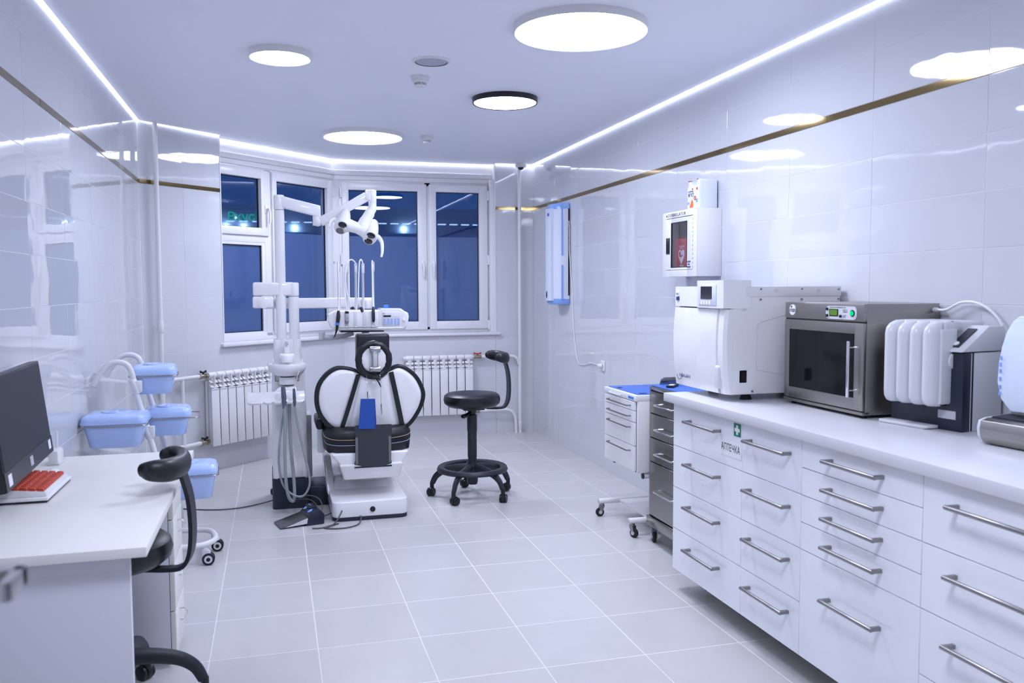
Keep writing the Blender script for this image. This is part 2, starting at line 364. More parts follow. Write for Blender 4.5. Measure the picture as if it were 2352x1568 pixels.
# floor
fl = struct('floor', 'floor_grout', box(-1.3, 2.6, -1.5, 8.4, -0.08, -0.0008))
_ft = {}
def floor_tile(x0, x1, y0, y1):
    k = (round(x1-x0, 3), round(y1-y0, 3)); g = 0.0048; gy = 0.0072; e = 0.0004
    if k not in _ft:
        W, D = (x1-x0-g)/2, (y1-y0-gy)/2
        me = mesh_of([loft([[(-W, -D, -0.006), (W, -D, -0.006), (W, D, -0.006), (-W, D, -0.006)], [(-W, -D, -e), (W, -D, -e), (W, D, -e), (-W, D, -e)],
                            [(-W+e, -D+e, 0), (W-e, -D+e, 0), (W-e, D-e, 0), (-W+e, D-e, 0)]])], 'floor_tile', 0)
        me.materials.append(MATS['floor_tile']); _ft[k] = me
    o = bpy.data.objects.new('floor_tile', _ft[k]); COL.objects.link(o); o.parent = fl
    o.location = ((x0+x1)/2, (y0+y1)/2, 0); o.rotation_euler = (random.gauss(0, 0.0003), random.gauss(0, 0.0003), 0)
fx = cuts(XL, XR, -0.2599, 0.4); fy = cuts(2.1455, YF, 3.3455, 0.4)
for x0, x1 in zip(fx, fx[1:]):
    for y0, y1 in zip(fy, fy[1:]):
        s0 = ((x1+x0)/2-PA.x)*NA.x+((y1+y0)/2-PA.y)*NA.y
        if s0 < 0.25 and x1-x0 > 0.02 and y1-y0 > 0.02: floor_tile(x0, x1, y0, y1)
part('tile_field', fl, 'floor_tile', box(XL, XR, YN, 2.143, -0.006, 0), kind='stuff')
# ceiling: stretched film that stops 2 cm short of the walls, LED strip in the gap
def off_in(p): return p
cs = 0.015
poly = [(XL+cs, YN), (XR-cs, YN), (XR-cs, YF-cs), (X_P+0.002, YF-cs), (X_P-cs, YF+0.105-cs)]
q = SA(LA, REC-cs, 0); q2 = MA @ V(PIER+0.02, REC-cs, 0); q3 = MA @ V(PIER, -cs, 0); q4 = MA @ V(0.02, -cs, 0)
jx = PA.x+NA.x*(REC-cs)+DA.x*((YF+0.105-cs-PA.y-NA.y*(REC-cs))/DA.y)
poly += [(jx, YF+0.105-cs), (q2.x, q2.y), (q3.x, q3.y), (XL+cs, q4.y)]
struct('ceiling', 'ceiling_film', prism(poly, H, H+0.03, 'xy'), box(XL-0.2, XR+0.2, -0.03, 8.6, H+0.07, H+0.12))
def strip(label, p0, p1, inward):
    """LED strip lying in the gap between wall and ceiling"""
    p0, p1, n = Vector(p0), Vector(p1), Vector(inward)
    c = [p0, p1, p1+n*(cs-0.001), p0+n*(cs-0.001)]
    solo('led_strip', label, 'light strip', 'strip_light', hexa([(v.x, v.y, H+0.001) for v in c], [(v.x, v.y, H+0.012) for v in c]), group='glowing strips between walls and ceiling')
strip('glowing light strip along the top of the long left wall', (XL, YN, 0), (XL, 6.50, 0), (1, 0, 0))
strip('glowing light strip along the top of the long right wall above the counter', (XR, YN, 0), (XR, YF, 0), (-1, 0, 0))
strip('short glowing light strip above the tiled pier left of the windows', SA(0.01, 0, 0), SA(PIER, 0, 0), -NA)
a0, a1 = SA(PIER+0.02, REC, 0), V(PA.x+NA.x*REC+DA.x*((YF+0.105-PA.y-NA.y*REC)/DA.y), YF+0.105, 0)
strip('glowing light strip above the slanted left window', a0, a1, -NA)
strip('glowing light strip above the straight double window', a1, (X_P, YF+0.105, 0), (0, -1, 0))
strip('short glowing light strip above the pier by the right corner', (X_P, YF, 0), (XR, YF, 0), (0, -1, 0))
# gold trims
TZ0, TZ1 = 2.1339+0.001, 2.1639-0.001
t = struct('trim_1', 'wall_grout', box(XR+0.001, XR+0.006, YN, YF, TZ0, TZ1))
ys = [0.12]+[0.92+1.24*i-0.0 for i in range(0, 6)]+[YF]
for a, c in zip(ys, ys[1:]): part('gold_bar', t, 'gold', rot(box(XR-0.003, XR+0.004, a+0.0006, c-0.0006, TZ0, TZ1, 0.0003, 1), random.gauss(0, 0.0012), 'Z', (XR, (a+c)/2, 0)))
t = struct('trim_2', 'wall_grout', box(XL-0.006, XL-0.001, YN, 6.5, TZ0, TZ1))
for a, c in ((0.12, 1.4), (1.4, 2.64), (2.64, 3.88), (3.88, 5.12), (5.12, 6.36), (6.36, 6.512)): part('gold_bar', t, 'gold', rot(box(XL-0.004, XL+0.003, a+0.0006, c-0.0006, TZ0, TZ1, 0.0003, 1), random.gauss(0, 0.0012), 'Z', (XL, (a+c)/2, 0)))
t = struct('trim_3', 'wall_grout', xf(box(0, PIER, 0.001, 0.006, TZ0, TZ1), MA))
for a, c in ((0.0, 0.36), (0.36, PIER-0.002)): part('gold_bar', t, 'gold', xf(box(a+0.0006, c-0.0006, -0.003, 0.004, TZ0, TZ1, 0.0003, 1), MA))
t = struct('trim_4', 'wall_grout', box(X_P, XR, YF+0.001, YF+0.006, TZ0, TZ1))
part('gold_bar', t, 'gold', box(X_P+0.002, XR-0.003, YF-0.003, YF+0.004, TZ0, TZ1, 0.0003, 1))
# window sills
sill = struct('trim_5', 'pvc', xf(box(PIER-0.03, LA+0.005, -0.035, REC+0.04, 0.946, 0.972, 0.006), MA))
part('sill_board', sill, 'pvc', box(0.60, X_P+0.04, YF-0.035, YF+0.14, 0.946, 0.972, 0.006))

# ------------------------------------------------------------------ windows
def bars(x0, x1, z0, z1, gx0, gx1, gz0, gz1, y0, y1, M, r=0.004):
    """four bars of a frame around an opening"""
    return [xf(box(x0, gx0, y0, y1, z0, z1, r), M), xf(box(gx1, x1, y0, y1, z0, z1, r), M),
            xf(box(gx0-0.002, gx1+0.002, y0, y1, z0, gz0, r), M), xf(box(gx0-0.002, gx1+0.002, y0, y1, gz1, z1, r), M)]
def glazing(win, M, gx0, gx1, gz0, gz1, y, film):
    part('glazing_seal', win, 'seal', *bars(gx0-0.001, gx1+0.001, gz0-0.001, gz1+0.001, gx0+0.006, gx1-0.006, gz0+0.006, gz1-0.006, y+0.002, y+0.016, M, 0))
    part('pane', win, 'glass', xf(box(gx0+0.001, gx1-0.001, y+0.012, y+0.0125, gz0+0.001, gz1-0.001), M), smooth=0)
    if film > gz0: part('frosted_film', win, 'film', xf(box(gx0+0.006, gx1-0.006, y+0.0135, y+0.016, gz0+0.006, min(film, gz1-0.006)), M), smooth=0)
def handle(sash, M, x, z, y, flip=1):
    h = part('handle', sash, 'pvc', xf(box(x-0.014, x+0.014, y-0.010, y, z-0.034, z+0.034, 0.006), M), xf(cyl((x, y-0.03, z), (x, y, z), 0.009, n=12), M),
             xf(tube(spl([(x, y-0.034, z+0.008), (x+0.002*flip, y-0.042, z-0.02), (x+0.003*flip, y-0.044, z-0.07), (x+0.002*flip, y-0.040, z-0.118)], 5), 0.0095, 10), M))
FILM = 1.875
w1 = thing('window_1', None, None, SA(1.3, REC, 0.97), kind='structure'); y = REC
part('frame', w1, 'pvc', *bars(0.70, 2.125, 0.972, 2.405, 0.755, 2.07, 1.03, 2.355, y, y+0.07, MA),
     xf(box(1.265, 1.335, y, y+0.07, 1.0, 2.38, 0.003), MA), xf(box(0.75, 1.27, y, y+0.07, 1.775, 1.845, 0.003), MA))
part('cover_strip', w1, 'pvc_matt', xf(box(0.70, 2.16, y-0.012, y+0.02, 2.385, 2.425, 0.004), MA), xf(box(0.70, 2.16, y-0.02, y+0.02, 2.425, 2.475, 0.012), MA))
s1 = part('sash', w1, 'pvc', *bars(0.735, 1.300, 1.832, 2.368, 0.80, 1.215, 1.895, 2.297, y-0.022, y+0.045, MA, 0.005))
handle(s1, MA, 1.262, 2.05, y-0.022)
s2 = part('sash', w1, 'pvc', *bars(1.338, 2.072, 1.018, 2.368, 1.388, 2.003, 1.10, 2.295, y-0.022, y+0.045, MA, 0.005))
part('glazing_bead', w1, 'pvc', *bars(0.745, 1.275, 1.02, 1.785, 0.78, 1.235, 1.042, 1.752, y+0.004, y+0.03, MA, 0.002))
glazing(s1, MA, 0.80, 1.215, 1.895, 2.297, y+0.012, 0); glazing(w1, MA, 0.78, 1.235, 1.042, 1.752, y+0.014, FILM); glazing(s2, MA, 1.388, 2.003, 1.10, 2.295, y+0.012, FILM)
for z in (2.27, 1.68, 1.06): part('hinge', s2, 'pvc_matt', xf(cyl((2.078, y-0.022, z-0.04), (2.078, y-0.022, z+0.04), 0.008, n=10), MA))
part('corner_post', w1, 'pvc', prism([(0.44, 8.03), (0.56, 8.05), (0.60, 8.055), (0.60, 8.16), (0.44, 8.16)], 0.972, 2.47, 'xy', 0.006))
w2 = thing('window_2', None, None, (1.3, YF+0.095, 0.97), kind='structure'); I4 = Matrix(); y = YF+0.095
part('frame', w2, 'pvc', *bars(0.56, X_P+0.01, 0.972, 2.405, 0.635, 1.975, 1.03, 2.345, y, y+0.07, I4), box(1.385, 1.44, y, y+0.07, 1.0, 2.38, 0.003))
part('cover_strip', w2, 'pvc_matt', box(0.52, X_P, y-0.012, y+0.02, 2.385, 2.425, 0.004), box(0.50, X_P, y-0.02, y+0.02, 2.425, 2.475, 0.012))
part('reveal_panel', w2, 'pvc_matt', box(2.003, X_P+0.001, YF+0.02, y+0.04, 0.972, 2.42, 0.004))
for x0, x1, a, b_ in ((0.618, 1.402, 0.682, 1.318), (1.424, 1.990, 1.492, 1.908)):
    s = part('sash', w2, 'pvc', *bars(x0, x1, 1.005, 2.363, a, b_, 1.08, 2.295, y-0.022, y+0.045, I4, 0.005))
    glazing(s, I4, a, b_, 1.08, 2.295, y+0.012, FILM)
    handle(s, I4, 1.362 if x0 < 1 else 1.462, 1.62, y-0.022, 1 if x0 < 1 else -1)
    hx = 0.612 if x0 < 1 else 1.997
    for z in (2.27, 1.66, 1.04): part('hinge', s, 'pvc_matt', cyl((hx, y-0.024, z-0.045), (hx, y-0.024, z+0.045), 0.009, n=10))

# ------------------------------------------------------------------ what shows outside at dusk
bl = thing('shop_building', 'dim blue shop front across the street with a green lettered sign', 'building', (-2, 30, -1))
part('wall', bl, 'facade', box(-16, 22, 30, 36, -1, 4.15))
part('canopy', bl, 'facade', box(-16, 22, 28.8, 30, 3.05, 3.2))
part('canopy', bl, 'cable_out', box(-16, 22, 29.4, 30, 5.25, 5.5))
text('shop_sign', 'ВкусВ', 0.38, (-1.41, 29.97, 3.64), (1, 0, 0), (0, 0, 1), 'sign_green', bl, ext=0.02, label='green glowing shop letters')
for i in range(30):
    x = -3.0+i*0.40
    part('light_dash', bl, 'dash_light', box(x, x+0.26, 28.7, 28.80, 3.50, 3.53))
BULB = ['bright bulb outside, leftmost below the green shop letters', 'bright bulb outside, second from the left below the shop letters', 'bulb outside just right of the lamp pole', 'big bulb outside between lamp pole and lamp arm',
        'big bulb outside in the left pane of the straight window', 'bulb outside at the right edge of the left pane of the straight window', 'tiny light outside at the left of the green letters', 'tiny light outside among the green letters', 'tiny light outside below the lamp arm']
for i, (x, z, r) in enumerate(((-1.46, 3.42, .068), (-0.90, 3.44, .058), (.12, 3.42, .05), (.74, 3.41, .065), (4.42, 3.42, .065), (5.10, 3.44, .058), (-1.66, 3.70, .018), (-1.14, 3.72, .018), (.72, 3.22, .025))):
    solo('street_bulb', BULB[i], 'lamp', 'bulb', ell((x, 29.93, z), r, r, r, 12, 8), group='bulbs across the street')
for i, (z0, z1, r) in enumerate(((4.35, 4.5, .035), (4.75, 5.2, .05), (5.35, 5.3, .03), (5.05, 5.75, .025))):
    solo('overhead_cable', ['thick dark cable crossing the lowest behind the windows', 'sagging dark cable crossing mid height behind the windows', 'thin dark cable crossing high behind the windows', 'thin dark cable rising to the right behind the windows'][i], 'cable', 'cable_out',
         tube(spl([(-8, 23+i*1.2, z0+.4), (-2, 23+i*1.2, z0+.05), (4, 23+i*1.2, z1-.1), (12, 23+i*1.2, z1+.5)], 8), r, 6))

# ------------------------------------------------------------------ ceiling fixtures
def panel(x, y, d, rim, label):
    o = thing('ceiling_light', label, 'light', (x, y, H), group='round ceiling lights'); R = d/2
    part('rim', o, rim, lathe([(R-0.010, -0.030), (R-0.003, -0.033), (R, -0.029), (R, 0.0), (R-0.014, 0.0), (R-0.014, -0.028)], (x, y, H), 64))
    part('diffuser', o, 'panel_light', lathe([(0, -0.0315), (R-0.011, -0.0295)], (x, y, H), 48))
panel(1.351, 3.702, 0.600, 'white_paint', 'largest looking round ceiling light, white rimmed, nearest above the counter')
panel(0.056, 4.484, 0.300, 'white_paint', 'small white rimmed round ceiling light over the left side of the room')
panel(1.406, 5.213, 0.405, 'plastic_black', 'round ceiling light with a black rim')
panel(0.683, 6.681, 0.600, 'white_paint', 'white rimmed round ceiling light nearest the windows')
panel(0.70, 1.35, 0.600, 'white_paint', 'white rimmed round ceiling light over the entrance end of the room')
x, y = 0.810, 4.457
o = thing('ceiling_speaker', 'round ceiling speaker with grey grille, not lit', 'speaker', (x, y, H))
part('ring', o, 'white_paint', lathe([(0.084, -0.008), (0.094, -0.008), (0.1, -0.002), (0.1, 0), (0.08, 0), (0.08, -0.006)], (x, y, H), 48))
part('grille', o, 'grille', lathe([(0, -0.004), (0.083, -0.004), (0.083, 0), (0, 0)], (x, y, H), 48))
for x, y, lab in ((0.808, 4.799, 'smoke detector beside the ceiling speaker'), (1.164, 6.637, 'smoke detector nearest the windows')):
    o = thing('smoke_detector', 'white '+lab, 'smoke detector', (x, y, H), group='smoke detectors on the ceiling')
    part('base', o, 'white_paint', lathe([(0.050, 0), (0.050, -0.016), (0.047, -0.019), (0.0, -0.019)], (x, y, H), 32))
    part('housing', o, 'white_paint', lathe([(0.045, -0.019), (0.045, -0.030), (0.038, -0.036), (0.0, -0.036)], (x, y, H), 32))
    part('sensor_core', o, 'grey_plastic', lathe([(0.026, -0.036), (0.026, -0.046), (0.0, -0.046)], (x, y, H), 24))
    part('cap', o, 'white_paint', lathe([(0, -0.046), (0.030, -0.046), (0.031, -0.050), (0.022, -0.056), (0, -0.058)], (x, y, H), 24),
         *[box(x+0.030*math.cos(a)-0.003, x+0.030*math.cos(a)+0.003, y+0.030*math.sin(a)-0.003, y+0.030*math.sin(a)+0.003, H-0.05, H-0.034) for a in (0, PI/2, PI, 3*PI/2)])
x, y = 2.279, 7.885
o = thing('dome_camera', 'small white dome camera with dark lens in the far right ceiling corner', 'camera', (x, y, H))
part('mount', o, 'white_paint', lathe([(0.056, 0), (0.056, -0.022), (0.046, -0.036), (0.030, -0.038), (0, -0.038)], (x, y, H), 32))
part('dome', o, 'lens_dark', ell((x, y, H-0.036), 0.029, 0.029, 0.026))

# ------------------------------------------------------------------ radiators and heating pipes
def radiator(label, M, loc, n):
    """local: x along the wall, -y to the room, z up from the floor"""
    o = thing('radiator', label, 'radiator', (0, 0, 0), group='white section radiators under the windows', local=True); o.matrix_world = M @ Matrix.Translation(loc)
    sec = None; p = 0.080
    for i in range(n):
        if sec is None:
            f = hexa([(-0.036, -0.090, 0.205), (0.036, -0.090, 0.205), (0.036, -0.080, 0.205), (-0.036, -0.080, 0.205)], [(-0.036, -0.084, 0.64), (0.036, -0.084, 0.64), (0.036, -0.074, 0.64), (-0.036, -0.074, 0.64)], 0.003)
            head = prism([(-0.036, 0.635), (0.036, 0.635), (0.036, 0.640), (0.0, 0.652), (-0.036, 0.640)], -0.087, -0.075, 'xz')
            top = cyl((-0.0375, -0.045, 0.742), (0.0375, -0.045, 0.742), 0.024, n=16, r=0.004); bot = cyl((-0.0375, -0.045, 0.24), (0.0375, -0.045, 0.24), 0.024, n=16)
            web = box(-0.004, 0.004, -0.082, -0.01, 0.215, 0.745); back = box(-0.034, 0.034, -0.020, -0.008, 0.22, 0.70, 0.003)
            col = box(-0.017, 0.017, -0.062, -0.026, 0.22, 0.74)
            # two louvre blades between top tube and front plate
            l1 = rot(box(-0.035, 0.035, -0.078, -0.048, 0.694, 0.699), math.radians(38), 'X', (0, -0.062, 0.696)); l2 = rot(box(-0.035, 0.035, -0.086, -0.052, 0.660, 0.665), math.radians(38), 'X', (0, -0.068, 0.663))
            sec = part('section', o, 'white_paint', f, head, top, bot, web, back, col, l1, l2)
        else:
            sec = sec.copy(); COL.objects.link(sec); sec.parent = o
        sec.location = ((i+0.5)*p, 0, 0)
    for xa in (-0.016, n*p-0.002): part('end_plug', o, 'white_paint', cyl((xa, -0.045, 0.742), (xa+0.018, -0.045, 0.742), 0.017, n=8))
    for xa in (0.05, n*p-0.07): part('bracket', o, 'grey_plastic', box(xa, xa+0.02, -0.03, 0.0, 0.69, 0.705))
    return o
radiator('white section radiator below the slanted left window', MA, (0.50, -0.002, 0), 8)
radiator('white section radiator below the straight window behind the stool', Matrix.Translation((0, YF, 0)), (1.165, -0.002, 0), 8)

def valve(o, M, p, axis, wing, hm):
    p = Vector(p); a = Vector(axis)
    v = part('valve', o, 'brass', xf(cyl(p-a*0.030, p+a*0.030, 0.016, n=12, r=0.003), M), xf(cyl(p-a*0.038, p-a*0.020, 0.021, n=6), M), xf(cyl(p+a*0.020, p+a*0.038, 0.021, n=6), M))
    part('valve_handle', v, hm, xf(cyl(p, p+V(0, 0, 0.030), 0.007, n=8), M), xf(prism([(p.x-wing, p.z+0.044), (p.x-wing, p.z+0.026), (p.x-0.008, p.z+0.024), (p.x+0.008, p.z+0.024), (p.x+wing, p.z+0.026), (p.x+wing, p.z+0.044), (p.x+0.01, p.z+0.034), (p.x-0.01, p.z+0.034)], p.y-0.008, p.y+0.008, 'xz', 0.001), M))
o = thing('heating_pipe', 'white heating riser in the left corner with branches to the radiator', 'pipe', SA(0.10, -0.045, 0), group='white heating risers')
part('riser', o, 'white_paint', xf(cyl((0.105, -0.045, 0), (0.105, -0.045, H), 0.0165, n=16), MA))
part('coupling', o, 'white_paint', xf(cyl((0.105, -0.045, 1.085), (0.105, -0.045, 1.175), 0.021, n=16, r=0.003), MA))
for z in (0.742, 0.24): part('branch_pipe', o, 'white_paint', xf(cyl((0.11, -0.047, z-0.006), (0.435, -0.047, z), 0.0155, n=14), MA))
part('bypass_pipe', o, 'white_paint', xf(cyl((0.275, -0.047, 0.24), (0.275, -0.047, 0.742), 0.0135, n=14), MA))
for z in (0.742, 0.24): valve(o, MA, (0.462, -0.047, z), (1, 0, 0), 0.026, 'plastic_black')
o = thing('heating_pipe', 'white heating riser in the far right corner beside the radiator', 'pipe', (2.272, YF-0.05, 0), group='white heating risers')
yy = YF-0.05
part('riser', o, 'white_paint', cyl((2.272, yy, 0), (2.272, yy, H-0.04), 0.0165, n=16))
part('coupling', o, 'white_paint', cyl((2.272, yy, 0.06), (2.272, yy, 0.11), 0.020, n=16, r=0.003))
part('branch_pipe', o, 'white_paint', tube(spl([(1.87, yy, 0.742), (2.15, yy, 0.742), (2.20, yy-0.002, 0.740), (2.245, yy-0.004, 0.715), (2.262, yy, 0.66)], 6), 0.0145, 12))
part('branch_pipe', o, 'white_paint', tube(spl([(1.87, yy, 0.225), (2.05, yy-0.004, 0.228), (2.14, yy-0.01, 0.226), (2.195, yy-0.014, 0.20), (2.222, yy-0.014, 0.14), (2.228, yy-0.014, 0.05), (2.228, yy-0.014, 0.0)], 6), 0.0145, 12))
valve(o, I4, (1.853, yy, 0.742), (1, 0, 0), 0.036, 'red')
part('union', o, 'brass', cyl((1.81, yy, 0.225), (1.872, yy, 0.225), 0.019, n=10, r=0.003))

# ------------------------------------------------------------------ stools
def make_stool(label, loc, rz, seat_top, ring, group):
    """local: origin on the floor under the column, the back support stands at +x"""
    o = thing('rolling_stool', label, 'stool', loc, rz, group, local=True); st = seat_top
    part('seat', o, 'vinyl', lathe([(0, st-0.092), (0.10, st-0.095), (0.160, st-0.090), (0.184, st-0.070), (0.190, st-0.045), (0.184, st-0.018), (0.165, st-0.004), (0.12, st), (0, st)], n=48))
    part('seat_plate', o, 'plastic_black', box(-0.07, 0.07, -0.07, 0.07, st-0.112, st-0.090, 0.004))
    part('mechanism', o, 'plastic_black', cyl((0, 0, st-0.150), (0, 0, st-0.100), 0.022, 0.036, 20))
    part('lever', o, 'plastic_black', tube(spl([(-0.005, -0.01, st-0.130), (-0.035, -0.035, st-0.135), (-0.058, -0.055, st-0.145), (-0.085, -0.075, st-0.148)], 4), [0.007]*4+[0.009]*4+[0.014]*4+[0.008], 10, sx=1.4, upv=(0, 0, 1)))
    top = st-0.148
    part('column_cover', o, 'plastic_dark', cyl((0, 0, top-(top-0.22)*0.33), (0, 0, top), 0.0335, n=24, r=0.002), label='upper sleeve of the column')
    part('column_cover', o, 'plastic_dark', cyl((0, 0, top-(top-0.22)*0.86), (0, 0, top-(top-0.22)*0.33), 0.0310, n=24))
    part('column', o, 'plastic_dark', cyl((0, 0, 0.12), (0, 0, top-(top-0.22)*0.86), 0.0285, n=24))
    part('hub', o, 'plastic_dark', lathe([(0, 0.085), (0.032, 0.085), (0.036, 0.10), (0.040, 0.19), (0.030, 0.235), (0, 0.235)], n=24))
    for k in range(5):
        a = math.radians(13+72*k); c, s = math.cos(a), math.sin(a)
        def L(r, z, t=0.0): return (r*c-t*s, r*s+t*c, z)
        pts = spl([L(0.02, 0.195), L(0.10, 0.192), L(0.19, 0.172), L(0.245, 0.135), L(0.272, 0.085)], 5); n = len(pts)
        part('leg', o, 'plastic_dark', tube(pts, [0.030-0.012*i/(n-1) for i in range(n)], 10, sx=0.75, upv=(0, 0, 1)))
        cw = math.radians(random.uniform(0, 360)); u, v = math.cos(cw), math.sin(cw); bx, by, _ = L(0.276, 0)
        cs_ = part('caster', o, 'plastic_black', cyl((bx, by, 0.045), (bx, by, 0.092), 0.014, n=12), cyl((bx-v*0.010+u*0.012, by+u*0.010+v*0.012, 0.030), (bx+v*0.010+u*0.012, by-u*0.010+v*0.012, 0.030), 0.029, n=20, r=0.004))
        for sg in (-1, 1): part('wheel', cs_, 'plastic_black', cyl((bx+u*0.012-v*0.010*sg, by+v*0.012+u*0.010*sg, 0.0275), (bx+u*0.012-v*0.024*sg, by+v*0.012+u*0.024*sg, 0.0275), 0.0272, n=20, r=0.005))
    if ring: part('foot_ring', o, 'plastic_dark', lathe([(0.188, 0.180), (0.232, 0.176), (0.238, 0.186), (0.232, 0.203), (0.226, 0.208), (0.194, 0.205), (0.188, 0.198), (0.188, 0.180)], n=64))
    # back support: flat bar and horseshoe pad
    bar = spl([(0.10, 0, st-0.108), (0.18, 0, st-0.112), (0.225, 0, st-0.104), (0.250, 0, st-0.060), (0.258, 0, st+0.02), (0.252, 0, st+0.12), (0.232, 0, st+0.20), (0.222, 0, st+0.235)], 5)
    bo = part('back_bar', o, 'plastic_dark', flat(bar, [0.036]*8+[0.036+0.028*min(1,i/8) for i in range(len(bar)-8)], 0.013))
    part('bar_label', bo, 'paper', rot(box(0.2462, 0.2470, -0.010, 0.010, st+0.140, st+0.165), math.radians(-11), 'Y', (0.2465, 0, st+0.15)))
    pad = spl([(0.145, -0.122, st+0.240), (0.170, -0.126, st+0.238), (0.212, -0.088, st+0.232), (0.228, 0, st+0.228), (0.212, 0.088, st+0.232), (0.170, 0.126, st+0.238), (0.145, 0.122, st+0.240)], 6); n = len(pad)
    rr = [0.024+0.014*math.sin(PI*min(1, max(0, (0.5-abs(i/(n-1)-0.5))*2.6))/2) for i in range(n)]
    part('back_pad', o, 'vinyl', tube(pad, rr, 14, sx=0.66, upv=(0, 0, 1)), ell((0.146, -0.122, st+0.240), 0.019, 0.016, 0.023, 12, 8), ell((0.146, 0.122, st+0.240), 0.019, 0.016, 0.023, 12, 8))
    return o
make_stool('black round stool with a foot ring standing right of the dental chair', (1.262, 5.56, 0), math.radians(2), 0.700, True, 'black round rolling stools')
make_stool('black round stool tucked under the white desk', (-0.525, 2.975, 0), math.radians(-8), 0.600, False, 'black round rolling stools')

# ------------------------------------------------------------------ dental chair
CX = 0.545
ch = thing('dental_chair', 'white and black dental chair seen from behind its rounded backrest', 'dental chair', (CX, 5.55, 0))
bp = part('base', ch, 'white_gloss', prism(rrect(0.312, 0.770, 5.160, 6.02, 0.05), 0.022, 0.118, 'xy', 0.010, 3), hexa([(0.33, 5.50, 0.115), (0.75, 5.50, 0.115), (0.75, 6.0, 0.115), (0.33, 6.0, 0.115)], [(0.36, 5.60, 0.16), (0.73, 5.60, 0.16), (0.73, 6.0, 0.17), (0.36, 6.0, 0.17)], 0.012))
part('base_skirt', ch, 'navy_shell', prism(rrect(0.314, 0.768, 5.162, 6.02, 0.05), 0.0, 0.024, 'xy', 0.003))
part('side_cover', ch, 'white_gloss', prism([(5.45, 0.10), (6.02, 0.10), (6.02, 0.27), (5.86, 0.27), (5.62, 0.17)], 0.302, 0.352, 'yz', 0.010))
part('socket', bp, 'plastic_black', cyl((0.552, 5.150, 0.066), (0.552, 5.165, 0.066), 0.016, n=24, r=0.002))
part('lift_column', ch, 'white_gloss', hexa([(0.40, 5.58, 0.13), (0.70, 5.58, 0.13), (0.70, 5.98, 0.13), (0.40, 5.98, 0.13)], [(0.42, 5.50, 0.30), (0.68, 5.50, 0.30), (0.68, 5.95, 0.30), (0.42, 5.95, 0.30)], 0.015))
part('lift_arm', ch, 'white_paint', hexa([(0.455, 5.44, 0.185), (0.605, 5.44, 0.185), (0.605, 5.7, 0.16), (0.455, 5.7, 0.16)], [(0.44, 5.42, 0.30), (0.62, 5.42, 0.30), (0.62, 5.7, 0.32), (0.44, 5.7, 0.32)], 0.02, 3))
part('guide_slot', ch, 'grey_plastic', box(0.425, 0.437, 5.571, 5.585, 0.15, 0.23), smooth=0)
part('guide_slot', ch, 'grey_plastic', box(0.652, 0.664, 5.571, 5.585, 0.15, 0.23), smooth=0)
part('seat_frame', ch, 'white_gloss', hexa([(0.392, 5.255, 0.228), (0.728, 5.255, 0.228), (0.74, 5.85, 0.26), (0.38, 5.85, 0.26)], [(0.362, 5.205, 0.330), (0.748, 5.205, 0.330), (0.78, 5.90, 0.36), (0.34, 5.90, 0.36)], 0.014, 3))
part('seat_shell', ch, 'white_gloss', hexa([(0.372, 5.235, 0.318), (0.742, 5.235, 0.318), (0.76, 6.3, 0.35), (0.36, 6.3, 0.35)], [(0.312, 5.23, 0.398), (0.790, 5.23, 0.398), (0.79, 6.5, 0.42), (0.32, 6.5, 0.42)], 0.014, 3))
# seat cushion, rounded in plan, long legrest away from the camera
def outl(sc, z, y0): return [(CX+x*sc, y0+(yy-5.25)*1.0, z) for x, yy in ((-0.20, 5.25), (-0.255, 5.30), (-0.272, 5.45), (-0.265, 5.9), (-0.235, 6.5), (-0.16, 6.78), (0.16, 6.78), (0.235, 6.5), (0.265, 5.9), (0.272, 5.45), (0.262, 5.30), (0.215, 5.25), (0.10, 5.235), (-0.09, 5.235))]
part('seat_cushion', ch, 'vinyl', loft([outl(0.90, 0.388, 5.27), outl(0.965, 0.40, 5.255), outl(0.985, 0.44, 5.25), outl(1.0, 0.487, 5.243), outl(0.995, 0.515, 5.25), outl(0.93, 0.545, 5.28), outl(0.80, 0.548, 5.32)]), smooth=60)
part('piping', ch, 'gold_thread', tube(spl([(x*1.0, yy-0.006, 0.489+dz) for x, yy, dz in ((CX-0.268, 5.40, 0.02), (CX-0.257, 5.292, 0.006), (CX-0.20, 5.241, -0.006), (CX-0.09, 5.227, -0.009), (CX+0.10, 5.227, -0.009), (CX+0.215, 5.241, 0.002), (CX+0.262, 5.292, 0.014), (CX+0.272, 5.40, 0.026))], 5), 0.0018, 6))
part('piping', ch, 'blue_thread', tube(spl([(x, yy-0.006, 0.452+dz) for x, yy, dz in ((CX-0.262, 5.40, 0.010), (CX-0.250, 5.295, 0.002), (CX-0.196, 5.246, -0.004), (CX-0.09, 5.232, -0.006), (CX+0.10, 5.232, -0.006), (CX+0.212, 5.246, 0.002), (CX+0.256, 5.295, 0.010), (CX+0.266, 5.40, 0.018))], 5), 0.0018, 6))
